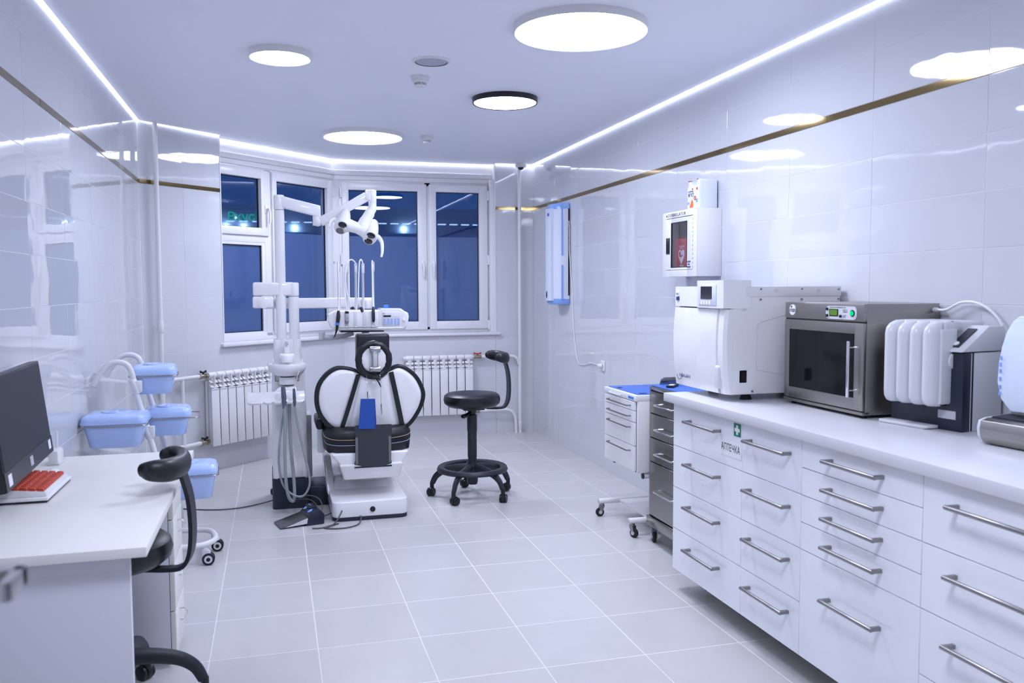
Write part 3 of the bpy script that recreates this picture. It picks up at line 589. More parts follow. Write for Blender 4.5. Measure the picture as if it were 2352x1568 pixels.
# backrest, leaning a little towards the camera at the top
def lean(b): return rot(b, math.radians(4.5), 'X', (CX, 5.36, 0.5))
OUT = [(0.449, 0.905), (0.370, 0.916), (0.304, 0.884), (0.251, 0.818), (0.234, 0.739), (0.243, 0.658), (0.278, 0.589), (0.335, 0.533), (0.42, 0.512), (0.68, 0.510), (0.781, 0.528), (0.812, 0.542), (0.851, 0.591), (0.887, 0.659), (0.902, 0.727), (0.889, 0.783), (0.853, 0.848), (0.799, 0.896), (0.745, 0.917), (0.698, 0.899), (0.655, 0.885), (0.585, 0.875), (0.50, 0.885)]
so = [(v.x, v.y) for v in spl([(a, b_, 0) for a, b_ in OUT], 3, True)]; cc = (0.57, 0.71)
def scal(k, y_): return [(cc[0]+(a-cc[0])*k, y_, cc[1]+(b_-cc[1])*k) for a, b_ in so]
part('backrest_cushion', ch, 'vinyl', lean(loft([scal(0.80, 5.47), scal(0.955, 5.46), scal(1.0, 5.42), scal(1.0, 5.375), scal(0.97, 5.355), scal(0.90, 5.352)])), smooth=60)
part('backrest_shell', ch, 'white_gloss', lean(loft([scal(0.93, 5.365), scal(0.945, 5.345), scal(0.915, 5.333), scal(0.82, 5.328)])), smooth=60)
part('edge_roll', ch, 'vinyl', lean(tube([(p[0], 5.352, p[2]) for p in scal(0.985, 0)], 0.0135, 10, True)), smooth=60)
# central spine of the shell, with its faint ridge lines
part('spine_cover', ch, 'white_gloss', lean(hexa([(0.425, 5.332, 0.54), (0.725, 5.332, 0.54), (0.665, 5.332, 0.872), (0.500, 5.332, 0.872)], [(0.452, 5.312, 0.55), (0.702, 5.312, 0.55), (0.645, 5.312, 0.855), (0.517, 5.312, 0.855)], 0.008, 3)))
for a, b_ in (((0.492, 0.878), (0.378, 0.512)), ((0.690, 0.884), (0.765, 0.512))):
    part('strap', ch, 'vinyl', lean(flat([(a[0], 5.322, a[1]), ((a[0]*2+b_[0])/3, 5.306, (a[1]*2+b_[1])/3), ((a[0]+2*b_[0])/3, 5.306, (a[1]+2*b_[1])/3), (b_[0], 5.318, b_[1])], 0.030, 0.004, (1, 0, 0.2))))
part('back_plate', ch, 'grey_plate', loft([[(x, y_, z) for x, z in ((0.457, 0.332), (0.50, 0.318), (0.568, 0.313), (0.63, 0.316), (0.674, 0.328), (0.676, 0.50), (0.682, 0.505), (0.682, 0.562), (0.676, 0.569), (0.464, 0.570), (0.456, 0.562), (0.456, 0.505), (0.460, 0.50))] for y_ in (5.215, 5.207)]))
for x in (0.4665, 0.6665): part('plate_edge', ch, 'grey_plate_edge', box(x-0.0075, x+0.0075, 5.2045, 5.208, 0.335, 0.497))
part('plate_shadow', ch, 'plastic_black', hexa([(0.452, 5.209, 0.309), (0.678, 5.209, 0.309), (0.678, 5.235, 0.309), (0.452, 5.235, 0.309)], [(0.455, 5.216, 0.345), (0.677, 5.216, 0.345), (0.677, 5.235, 0.345), (0.455, 5.235, 0.345)]))  # black wedge standing in for the shadow under the back plate
# head rest
part('neck_bar', ch, 'alu', box(0.562, 0.607, 5.31, 5.345, 0.80, 0.92, 0.006))
hr = part('headrest_cushion', ch, 'vinyl', box(0.482, 0.688, 5.315, 5.40, 0.905, 1.118, 0.020, 4), smooth=60)
part('piping', hr, 'gold_thread', tube([(0.4835, 5.330, 0.93), (0.4835, 5.328, 1.10), (0.490, 5.328, 1.112)], 0.002, 6))
part('headrest_cover', ch, 'vinyl', tube([(0.584+0.092*math.cos(a)*(1+0.10*math.sin(a)**2)+random.uniform(-.002, .002), 5.285, 0.958+0.098*math.sin(a)+random.uniform(-.002, .002)) for a in [2*PI*i/40 for i in range(40)]], [0.022+random.uniform(-.002, .002) for i in range(40)], 10, True), smooth=60)
part('headrest_shell', ch, 'white_gloss', ell((0.588, 5.285, 0.960), 0.086, 0.022, 0.080, 28, 16))
br = part('headrest_bracket', ch, 'alu', box(0.568, 0.606, 5.232, 5.252, 0.905, 1.022, 0.004))
part('pivot', br, 'alu', cyl((0.556, 5.246, 1.026), (0.622, 5.246, 1.026), 0.019, n=20, r=0.004)); part('pivot', br, 'alu', cyl((0.556, 5.246, 0.905), (0.622, 5.246, 0.905), 0.019, n=20, r=0.004))
part('bracket_inset', br, 'grey_plastic', box(0.576, 0.600, 5.229, 5.233, 0.925, 1.0, 0.001))
part('drawstring', ch, 'vinyl', ell((0.578, 5.245, 0.858), 0.016, 0.010, 0.010, 10, 8), tube(spl([(0.572, 5.245, 0.86), (0.595, 5.232, 0.852), (0.615, 5.235, 0.838), (0.618, 5.24, 0.85), (0.595, 5.238, 0.862)], 4), 0.004, 6), tube([(0.59, 5.238, 0.852), (0.605, 5.234, 0.83), (0.622, 5.235, 0.795)], 0.005, 6), tube([(0.58, 5.238, 0.86), (0.60, 5.232, 0.858), (0.628, 5.233, 0.850)], 0.003, 6))
# arm rest on the left
ar = part('armrest', ch, 'vinyl', box(0.238, 0.290, 5.42, 5.72, 0.520, 0.588, 0.018, 3), ell((0.268, 5.50, 0.590), 0.018, 0.05, 0.016, 12, 8), smooth=60)
part('armrest_bracket', ch, 'pale_grey', prism(rrect(0.246, 0.292, 0.372, 0.525, 0.014), 5.44, 5.47, 'xz', 0.004), box(0.29, 0.33, 5.44, 5.47, 0.385, 0.44, 0.004))

# napkin chain and folded blue bib
o = thing('bib_chain', 'fine metal napkin chain with two clips hanging on the chair back', 'chain', (0.576, 5.26, 0.62))
for x, zb in ((0.536, 0.770), (0.618, 0.690)):
    part('chain', o, 'chrome', tube(spl([(x, 5.258, 0.868), (x, 5.228, 0.845), (x, 5.216, 0.80), (x-0.001, 5.210, zb)], 5), 0.0014, 6))
    cl = part('clip', o, 'nickel', cyl((x, 5.210, zb-0.016), (x, 5.210, zb+0.004), 0.0036, n=8), hexa([(x-0.0012, 5.2085, zb-0.062), (x+0.0012, 5.2085, zb-0.062), (x+0.0012, 5.2110, zb-0.062), (x-0.0012, 5.2110, zb-0.062)], [(x-0.0035, 5.207, zb-0.014), (x+0.0035, 5.207, zb-0.014), (x+0.0035, 5.2125, zb-0.014), (x-0.0035, 5.2125, zb-0.014)]))
    part('clip_jaw', cl, 'chrome', tube([(x+0.002, 5.206, zb-0.058), (x+0.008, 5.206, zb-0.030), (x+0.005, 5.206, zb-0.022)], 0.0016, 6))
o = thing('dental_bib', 'folded bright blue paper bib clipped to the chain on the chair back', 'bib', (0.535, 5.21, 0.55))
for k, (dx, dy) in enumerate(((0, 0), (0.006, 0.006), (0.011, 0.012))):
    part('fold', o, 'blue_deep', hexa([(0.477+dx, 5.196+dy, 0.550), (0.577+dx, 5.196+dy, 0.547), (0.577+dx, 5.199+dy, 0.547), (0.477+dx, 5.199+dy, 0.550)], [(0.494+dx*0.3, 5.203+dy*0.3, 0.731), (0.578+dx*0.3, 5.203+dy*0.3, 0.729), (0.578+dx*0.3, 5.205+dy*0.3, 0.729), (0.494+dx*0.3, 5.205+dy*0.3, 0.731)], 0.0006, 1))

# ------------------------------------------------------------------ dental unit column
du = thing('dental_unit', 'white dental unit column with spittoon bowl left of the chair', 'dental unit', (0.09, 5.75, 0))
part('base', du, 'navy_shell', prism(rrect(-0.032, 0.202, 5.565, 6.02, 0.025), 0.0, 0.195, 'xy', 0.008), label='dark navy base')
part('floor_box', du, 'navy_shell', box(0.195, 0.332, 5.60, 5.90, 0.0, 0.125, 0.008))
part('base_seam', du, 'plastic_black', *bars(0.005, 0.170, 0.035, 0.192, 0.0065, 0.1685, 0.0365, 0.2, 5.5635, 5.566, I4, 0))
hs = part('housing', du, 'white_gloss', loft([[(x, y_, z) for x, y_ in rrect(x0, x1, 5.572, 6.0, 0.03)] for x0, x1, z in ((-0.025, 0.190, 0.195), (-0.024, 0.188, 0.60), (-0.020, 0.182, 0.90), (-0.012, 0.176, 0.925))]))
part('service_panel', hs, 'white_gloss', box(0.015, 0.158, 5.5695, 5.575, 0.205, 0.335, 0.003)); part('service_panel', hs, 'white_gloss', box(0.005, 0.160, 5.5705, 5.575, 0.595, 0.655, 0.003))
part('panel_catch', hs, 'plastic_black', box(0.078, 0.092, 5.567, 5.571, 0.322, 0.325))
part('side_box', du, 'grey_plastic', box(0.186, 0.226, 5.78, 5.98, 0.15, 0.565, 0.006)); part('cable_port', du, 'plastic_black', ell((-0.036, 5.75, 0.075), 0.010, 0.022, 0.022, 12, 8))
bw = part('spittoon_bowl', du, 'white_gloss', lathe([(0, 0.868), (0.055, 0.872), (0.095, 0.895), (0.113, 0.928), (0.118, 0.930), (0.120, 0.926), (0.113, 0.892), (0.088, 0.862), (0.05, 0.852), (0, 0.852)], (0.074, 5.53, 0), 48), smooth=60)
part('bowl_neck', du, 'white_gloss', cyl((0.074, 5.53, 0.800), (0.074, 5.53, 0.846), 0.052, 0.050, 32, 0.004), cyl((0.074, 5.53, 0.842), (0.074, 5.53, 0.856), 0.040, n=32)); part('neck_gasket', du, 'plastic_black', cyl((0.074, 5.53, 0.845), (0.074, 5.53, 0.850), 0.0415, n=32))
part('neck_surround', du, 'plastic_black', *bars(0.0, 0.146, 0.816, 0.87, 0.0015, 0.1445, 0.8175, 0.88, 5.567, 5.573, I4, 0))
cf = part('cup_filler', du, 'white_gloss', box(0.030, 0.118, 5.52, 5.60, 0.955, 0.990, 0.006), cyl((0.074, 5.505, 0.938), (0.074, 5.505, 0.985), 0.034, n=32, r=0.006))
part('filler_post', du, 'white_gloss', box(0.058, 0.092, 5.60, 5.65, 0.93, 1.06, 0.008)); part('filler_tap', du, 'grey_plastic', cyl((0.075, 5.585, 1.052), (0.075, 5.60, 1.052), 0.012, n=16, r=0.002))
# assistant tray with hose notches
tr = [(-0.168, 5.46), (-0.160, 5.395), (-0.150, 5.385), (-0.085, 5.385), (-0.075, 5.42), (-0.068, 5.42), (-0.060, 5.385), (-0.028, 5.385), (-0.020, 5.42), (-0.012, 5.42), (-0.004, 5.385), (0.032, 5.385), (0.040, 5.42), (0.060, 5.42), (0.068, 5.385), (0.100, 5.385), (0.106, 5.42), (0.118, 5.42), (0.124, 5.385), (0.158, 5.385), (0.166, 5.395), (0.176, 5.46), (0.170, 5.475), (-0.160, 5.475)]
ty = part('assistant_tray', du, 'white_gloss', hexa([(a*0.97, b_+0.004, 0.693) for a, b_ in tr], [(a, b_, 0.708) for a, b_ in tr], 0.002, 1), hexa([(-0.172, 5.435, 0.700), (0.178, 5.435, 0.700), (0.178, 5.470, 0.706), (-0.172, 5.470, 0.706)], [(-0.168, 5.462, 0.762), (0.174, 5.462, 0.762), (0.174, 5.472, 0.762), (-0.168, 5.472, 0.762)], 0.004))
part('tray_arm', du, 'white_gloss', hexa([(-0.03, 5.46, 0.745), (0.13, 5.46, 0.745), (0.12, 5.58, 0.745), (0.03, 5.58, 0.745)], [(0.02, 5.47, 0.785), (0.125, 5.47, 0.785), (0.12, 5.58, 0.795), (0.03, 5.58, 0.795)], 0.006))
part('pole', du, 'white_gloss', cyl((0.046, 5.72, 0.90), (0.046, 5.72, 1.895), 0.032, n=32), label='tall pole carrying the lamp')
part('pole', du, 'white_gloss', cyl((0.126, 5.72, 0.90), (0.126, 5.72, 1.345), 0.0325, n=32), label='shorter pole carrying the instrument arm')
part('pole_cover', du, 'white_gloss', prism(rrect(-0.006, 0.168, 5.69, 5.82, 0.03), 0.90, 1.07, 'xy', 0.006))
pa = part('swivel_arm', du, 'white_gloss', cyl((0.126, 5.72, 1.347), (0.126, 5.72, 1.435), 0.0335, n=32, r=0.008), box(-0.125, 0.126, 5.69, 5.752, 1.350, 1.437, 0.012, 3))
part('elbow', du, 'white_gloss', box(-0.128, -0.0, 5.685, 5.765, 1.272, 1.347, 0.012, 3), cyl((-0.06, 5.68, 1.31), (-0.06, 5.77, 1.31), 0.040, n=28, r=0.004))
part('instrument_arm', du, 'white_gloss', box(-0.07, 0.640, 5.77, 5.83, 1.266, 1.334, 0.008, 3))

# ------------------------------------------------------------------ operating lamp
la = thing('operating_lamp', 'white jointed operating lamp with four dark lenses above the chair', 'dental lamp', (0.046, 5.72, 1.90))
part('pivot_head', la, 'white_gloss', cyl((0.046, 5.72, 1.897), (0.046, 5.72, 1.992), 0.0335, n=32, r=0.008))
part('arm', la, 'white_gloss', hexa([(0.046, 5.690, 1.915), (0.305, 5.690, 1.852), (0.305, 5.750, 1.852), (0.046, 5.750, 1.915)], [(0.046, 5.690, 1.990), (0.305, 5.690, 1.926), (0.305, 5.750, 1.926), (0.046, 5.750, 1.990)], 0.010, 3), label='upper arm')
part('elbow', la, 'white_gloss', cyl((0.281, 5.72, 1.800), (0.281, 5.72, 1.872), 0.0265, n=28, r=0.005), ell((0.285, 5.712, 1.83), 0.030, 0.034, 0.035))
a, c = V(0.300, 5.71, 1.823), V(0.600, 5.655, 1.990)
d = (c-a).normalized(); nn = V(0, 1, 0).cross(d).normalized()*-1
part('arm', la, 'white_gloss', hexa([a-nn*0.030+V(0, -.028, 0), c-nn*0.030+V(0, -.026, 0), c-nn*0.030+V(0, .026, 0), a-nn*0.030+V(0, .028, 0)], [a+nn*0.030+V(0, -.028, 0), c+nn*0.030+V(0, -.026, 0), c+nn*0.030+V(0, .026, 0), a+nn*0.030+V(0, .028, 0)], 0.010, 3), label='spring arm')
part('elbow', la, 'white_gloss', cyl((0.630, 5.65, 1.945), (0.630, 5.65, 2.030), 0.0275, n=28, r=0.006), hexa([(0.585, 5.625, 1.972), (0.632, 5.625, 1.955), (0.632, 5.675, 1.955), (0.585, 5.675, 1.972)], [(0.585, 5.63, 2.028), (0.632, 5.625, 2.030), (0.632, 5.675, 2.030), (0.585, 5.67, 2.028)], 0.006))
part('neck', la, 'white_gloss', tube(spl([(0.630, 5.65, 1.948), (0.630, 5.648, 1.915), (0.612, 5.640, 1.880), (0.580, 5.625, 1.830), (0.555, 5.61, 1.785)], 5), [0.0262]*5+[0.029]*5+[0.034]*5+[0.037]*6, 16))
# head: axis along the two lens pods, front tilted down towards the camera
pl, prr = V(0.434, 5.600, 1.807), V(0.612, 5.600, 1.742)
ax = (prr-pl).normalized(); fr = V(-0.10, -0.66, -0.74); fr = (fr-ax*fr.dot(ax)).normalized(); upv = ax.cross(fr).normalized()
if upv.z < 0: upv = -upv
part('lamp_bar', la, 'white_gloss', tube([pl+ax*0.01, pl.lerp(prr, .3)-fr*.008, pl.lerp(prr, .5)-fr*.010, pl.lerp(prr, .7)-fr*.008, prr-ax*0.01], [0.050, 0.039, 0.035, 0.039, 0.050], 20))
for i, p in enumerate((pl, prr)):
    secs = []
    for t_, k in ((-0.112, 0.0), (-0.112, 0.50), (-0.104, 0.64), (-0.055, 0.86), (0.0, 1.0), (0.030, 0.99), (0.04, 0.90)):
        secs.append([p+fr*t_+(ax*math.cos(2*PI*j/28)*0.047+upv*math.sin(2*PI*j/28)*0.062)*max(k, .01) for j in range(28)])
    pod = part('lamp_pod', la, 'white_gloss', loft(secs), smooth=60)
    cen = p+fr*0.0385
    for sg, m_ in ((1, 'lens_dark'), (-1, 'lens_grey' if i == 0 else 'lens_dark')):
        cc_ = cen+upv*0.0275*sg; part('lens', pod, m_, loft([[cc_+fr*f_+(ax*math.cos(2*PI*j/24)*0.0265+upv*math.sin(2*PI*j/24)*0.0245)*k for j in range(24)] for f_, k in ((-0.002, 1), (0.0035, 1.0), (0.005, 0.9))]))
for p, sg in ((prr, 1), (pl, -1)):
    q0 = p+ax*0.036*sg
    hp = spl([q0, q0+ax*0.020*sg+fr*0.004, q0+ax*0.042*sg+fr*0.020-V(0, 0, .012), q0+ax*0.050*sg+fr*0.050-V(0, 0, .045), q0+ax*0.045*sg+fr*0.062-V(0, 0, .075)] if sg > 0 else [q0, q0+ax*-0.020-fr*0.010, q0-ax*0.04+fr*0.0-V(0, 0, 0.01), q0-ax*0.048+fr*0.02-V(0, 0, .04)], 4)
    n = len(hp); part('lamp_grip', la, 'white_gloss', tube(hp, [0.020-0.013*(i/(n-1))**0.8 for i in range(n)], 12, sx=0.75), smooth=60)
text('maker_mark', '▪ ---', 0.010, pl.lerp(prr, .42)+fr*0.033-upv*0.006, ax, upv, 'ink', la, ext=0.0003)

# ------------------------------------------------------------------ instrument console
ic = thing('instrument_console', 'white instrument console with blue keypad hanging over the chair', 'console', (0.58, 5.58, 1.125))
pc = [(0.326, 1.235), (0.330, 1.190), (0.348, 1.145), (0.372, 1.130), (0.790, 1.124), (0.815, 1.130), (0.832, 1.160), (0.842, 1.215), (0.836, 1.238), (0.812, 1.250), (0.790, 1.266), (0.668, 1.268), (0.655, 1.258), (0.372, 1.258)]
def pcs(k, y_, dz=0): return [(0.583+(x-0.583)*k, y_, 1.195+(z-1.195)*k+dz) for x, z in pc]
part('body', ic, 'white_gloss', loft([pcs(0.93, 5.70), pcs(0.985, 5.69), pcs(1, 5.66), pcs(1, 5.53), pcs(0.985, 5.515), pcs(0.95, 5.510)]))
part('holder_panel', ic, 'white_gloss', box(0.366, 0.640, 5.500, 5.515, 1.148, 1.254, 0.006, 3))
for x in (0.441, 0.497, 0.553, 0.606): part('holder_groove', ic, 'pale_grey', box(x-0.012, x+0.012, 5.4985, 5.502, 1.156, 1.250, 0.0015), ell((x, 5.499, 1.152), 0.007, 0.004, 0.006, 10, 8))
part('ridge', ic, 'white_gloss', box(0.36, 0.80, 5.503, 5.515, 1.138, 1.144, 0.002))
kp = part('keypad', ic, 'pale_grey', box(0.668, 0.778, 5.505, 5.511, 1.156, 1.244, 0.002))
part('display', kp, 'plastic_black', box(0.674, 0.722, 5.5035, 5.506, 1.213, 1.224))
part('maker_mark', kp, 'ink', box(0.674, 0.679, 5.5042, 5.506, 1.232, 1.237))
for i in range(3): part('preset_ring', kp, 'white_paint', cyl((0.736+i*0.016, 5.5037, 1.2185), (0.736+i*0.016, 5.506, 1.2185), 0.006, n=12))
for r_ in range(3):
    for c_, x in enumerate((0.6745, 0.6985, 0.7195, 0.7435, 0.7645)): part('key', kp, 'key_blue', box(x, x+0.0135, 5.5035, 5.506, 1.1915-r_*0.0145, 1.2025-r_*0.0145))
part('round_lamp', ic, 'paper', cyl((0.806, 5.502, 1.192), (0.806, 5.512, 1.192), 0.009, n=20, r=0.001))
part('small_clamp', ic, 'blue_accent', box(0.682, 0.715, 5.56, 5.58, 1.266, 1.292, 0.003)); part('clamp_top', ic, 'plastic_black', box(0.681, 0.716, 5.565, 5.585, 1.278, 1.300, 0.002))
part('under_plate', ic, 'plastic_black', box(0.405, 0.68, 5.53, 5.66, 1.118, 1.128)); part('support_post', ic, 'pale_grey', box(0.545, 0.588, 5.57, 5.61, 1.09, 1.12, 0.003))
part('support_arm', ic, 'white_gloss', box(0.56, 0.63, 5.62, 5.80, 1.262, 1.325, 0.01))
ROD = [(0.404, 1.568), (0.458, 1.552), (0.512, 1.556), (0.557, 1.556), (0.621, 1.566)]
for x, zt in ROD:
    rd = part('whip_arm', ic, 'pale_grey', cyl((x, 5.60, 1.25), (x-0.001, 5.585, zt-0.03), 0.0085, 0.0075, 10))
    part('whip_slot', rd, 'grey_plastic', box(x-0.002, x+0.002, 5.573, 5.588, 1.34, zt-0.05)); part('whip_tip', rd, 'pale_grey', box(x-0.009, x+0.009, 5.574, 5.594, zt-0.062, zt-0.012, 0.003), ell((x-0.007, 5.584, zt-0.010), 0.004, 0.006, 0.008, 8, 6), ell((x+0.006, 5.584, zt-0.008), 0.004, 0.006, 0.009, 8, 6))
def hand(label, hose, *parts_):
    o = thing('dental_handpiece', label, 'dental tool', Vector(hose[-1]), group='hand pieces on the instrument console')
    part('hose', o, 'hose_light', tube(spl(hose, 7), 0.0042, 8))
    for nm, m_, sh in parts_: part(nm, o, m_, *sh)
x = ROD[0][0]; hand('black air syringe with a blue band and curved tip, leftmost on the console', [(x, 5.584, 1.55), (x-0.004, 5.570, 1.565), (x-0.004, 5.55, 1.50), (x-0.004, 5.53, 1.36), (x-0.012, 5.50, 1.252)],
     ('grip', 'plastic_black', [tube([(0.392, 5.492, 1.256), (0.391, 5.488, 1.225), (0.384, 5.487, 1.175)], [0.008, 0.0125, 0.011], 12)]), ('band', 'blue_accent', [cyl((0.385, 5.487, 1.182), (0.382, 5.487, 1.166), 0.0118, n=14)]), ('tip', 'plastic_black', [tube(spl([(0.383, 5.487, 1.168), (0.379, 5.485, 1.140), (0.371, 5.482, 1.112), (0.360, 5.480, 1.085)], 4), [0.011-0.0095*i/12 for i in range(13)], 10)]))
x = ROD[1][0]; hand('short chrome turbine coupling on the console', [(x, 5.584, 1.545), (x-0.004, 5.572, 1.56), (x-0.016, 5.56, 1.52), (x-0.021, 5.54, 1.40), (x-0.014, 5.498, 1.25)],
     ('coupling', 'chrome', [cyl((0.444, 5.490, 1.190), (0.444, 5.490, 1.250), 0.0115, n=16, r=0.002)]), ('collar', 'plastic_black', [cyl((0.444, 5.490, 1.238), (0.444, 5.490, 1.252), 0.0118, n=16)]), ('nozzle', 'nickel', [cyl((0.443, 5.489, 1.176), (0.443, 5.489, 1.194), 0.0105, n=16)]))
x = ROD[2][0]; hand('black tipped hose arching from the second rod down to the left on the console', [(x, 5.584, 1.548), (x-0.008, 5.578, 1.566), (x-0.030, 5.565, 1.578), (x-0.055, 5.55, 1.555), (x-0.070, 5.535, 1.46), (x-0.060, 5.53, 1.36), (x-0.040, 5.535, 1.29), (x-0.031, 5.54, 1.277)],
     ('tip', 'plastic_black', [ell((0.483, 5.542, 1.272), 0.011, 0.011, 0.010)]))
x = ROD[3][0]; hand('black tipped hose hanging between the two middle rods of the console', [(x, 5.584, 1.548), (x-0.006, 5.578, 1.572), (x-0.016, 5.565, 1.578), (x-0.026, 5.55, 1.55), (x-0.034, 5.53, 1.42), (x-0.036, 5.52, 1.33), (x-0.024, 5.515, 1.275)],
     ('tip', 'plastic_black', [tube([(0.534, 5.514, 1.276), (0.539, 5.508, 1.262), (0.542, 5.502, 1.245)], [0.0085, 0.011, 0.009], 12)]))
x = ROD[4][0]; hand('navy scaler grip, rightmost on the console beside the keypad', [(x, 5.584, 1.56), (x-0.006, 5.572, 1.572), (x-0.008, 5.555, 1.53), (x-0.010, 5.53, 1.38), (x-0.012, 5.497, 1.27)],
     ('grip', 'navy_shell', [tube([(0.609, 5.496, 1.278), (0.609, 5.490, 1.262), (0.609, 5.487, 1.22), (0.609, 5.486, 1.19), (0.609, 5.487, 1.182)], [0.006, 0.0095, 0.0105, 0.0095, 0.005], 14)]))
# pale curved arm seen behind the head rest
part('table_arm', du, 'pale_grey', tube(spl([(0.30, 5.72, 1.085), (0.36, 5.70, 1.078), (0.43, 5.69, 1.085), (0.50, 5.68, 1.105)], 5), 0.016, 10, sx=0.8), cyl((0.300, 5.72, 1.066), (0.300, 5.72, 1.118), 0.022, n=20, r=0.003))

# ------------------------------------------------------------------ suction hoses
def hose(label, pts, r, tip):
    o = thing('suction_hose', label, 'hose', (pts[0][0], pts[0][1], pts[0][2]), group='grey suction hoses below the assistant tray')
    part('hose', o, 'hose_grey', tube(spl(pts, 8), r, 10), smooth=60)
    if tip: part('hand_piece', o, 'slate_rubber', tube(tip, [r*0.95, r*1.15, r*1.5, r*1.25, r*1.05][:len(tip)], 12), smooth=60)
hose('thick grey suction hose with a large dark tip, left one in the tray', [(0.050, 5.402, 0.70), (0.053, 5.402, 0.60), (0.048, 5.40, 0.40), (0.052, 5.40, 0.20), (0.070, 5.41, 0.105), (0.098, 5.43, 0.09), (0.100, 5.46, 0.2), (0.085, 5.50, 0.42), (0.082, 5.54, 0.60), (0.085, 5.56, 0.72)], 0.0105, [(0.050, 5.402, 0.665), (0.050, 5.402, 0.70), (0.049, 5.400, 0.735), (0.046, 5.40, 0.79), (0.044, 5.40, 0.80)])
hose('thin grey suction hose with a small dark tip, right one in the tray', [(0.112, 5.402, 0.70), (0.118, 5.402, 0.62), (0.150, 5.39, 0.44), (0.185, 5.38, 0.28), (0.190, 5.39, 0.18), (0.150, 5.40, 0.115), (0.085, 5.41, 0.13), (0.030, 5.42, 0.20), (0.010, 5.44, 0.34), (0.030, 5.50, 0.52), (0.060, 5.56, 0.68)], 0.0068, [(0.112, 5.402, 0.675), (0.112, 5.402, 0.70), (0.111, 5.400, 0.725), (0.110, 5.40, 0.77), (0.109, 5.40, 0.785)])
solo('saliva_ejector', 'thin clear saliva ejector tip leaning up to the spittoon rim', 'suction tip', 'hose_light', tube(spl([(0.110, 5.40, 0.785), (0.122, 5.398, 0.83), (0.135, 5.395, 0.875), (0.140, 5.396, 0.885)], 4), 0.0022, 6), ell((0.140, 5.396, 0.888), 0.004, 0.004, 0.005, 8, 6))

# ------------------------------------------------------------------ foot pedal
fp = thing('foot_pedal', 'steel wedge foot pedal with blue buttons on the floor', 'pedal', (-0.008, 5.165, 0), math.radians(13), local=True)
part('wedge', fp, 'steel_dark_reflection', prism([(0, 0.004), (0.185, 0.014), (0.185, 0.060), (0.002, 0.010)], -0.078, 0.078, 'xz', 0.002))
part('wedge_side', fp, 'pale_grey', prism([(0.03, 0.008), (0.178, 0.016), (0.178, 0.052)], -0.0795, -0.0775, 'xz'))
hb = part('housing', fp, 'navy_shell', prism([(0.150, 0.0), (0.262, 0.0), (0.265, 0.058), (0.240, 0.086), (0.205, 0.090), (0.160, 0.062)], -0.080, 0.080, 'xz', 0.007))
for y_ in (-0.045, 0.045): part('button', hb, 'blue_trim', rot(cyl((0.185, y_, 0.078), (0.185, y_, 0.083), 0.016, n=20, r=0.002), math.radians(-30), 'Y', (0.185, y_, 0.08)))
part('rocker', hb, 'plastic_dark', rot(box(0.188, 0.232, -0.02, 0.075, 0.083, 0.098, 0.006), math.radians(-6), 'Y', (0.21, 0, 0.09)))
for y_ in (-0.002, 0.014, 0.030): part('symbol', hb, 'key_blue', box(0.202, 0.208, y_+0.014, y_+0.022, 0.098, 0.100))
solo('pedal_cord', 'dark looping cord between foot pedal and chair base', 'cord', 'cord_brown', tube(spl([(0.255, 5.235, 0.020), (0.31, 5.27, 0.03), (0.37, 5.28, 0.07), (0.385, 5.22, 0.09), (0.36, 5.14, 0.055), (0.31, 5.07, 0.012), (0.24, 5.045, 0.005), (0.19, 5.05, 0.005)], 8), 0.0042, 8))
solo('pedal_cord', 'dark cord curving on the floor out of the front of the chair base', 'cord', 'cord_brown', tube(spl([(0.478, 5.155, 0.030), (0.478, 5.125, 0.018), (0.455, 5.06, 0.006), (0.39, 5.01, 0.005), (0.31, 5.01, 0.005), (0.26, 5.04, 0.005), (0.30, 5.085, 0.005), (0.345, 5.11, 0.005)], 8), 0.0042, 8))
solo('pedal_cord', 'grey double cord looping from the unit base over the foot pedal', 'cord', 'cord_brown', tube(spl([(0.245, 5.25, 0.03), (0.262, 5.30, 0.07), (0.235, 5.36, 0.11), (0.16, 5.42, 0.115), (0.085, 5.44, 0.095), (0.10, 5.45, 0.085), (0.18, 5.42, 0.09), (0.225, 5.36, 0.07), (0.235, 5.29, 0.03)], 8), 0.0036, 8))
solo('floor_cord', 'thin brown cord lying on the floor from the wall side to the unit base', 'cord', 'cord_brown', tube(spl([(-0.032, 5.74, 0.02), (-0.12, 5.72, 0.006), (-0.25, 5.66, 0.004), (-0.40, 5.66, 0.004), (-0.60, 5.75, 0.004), (-0.80, 5.85, 0.004)], 8), 0.0040, 8))

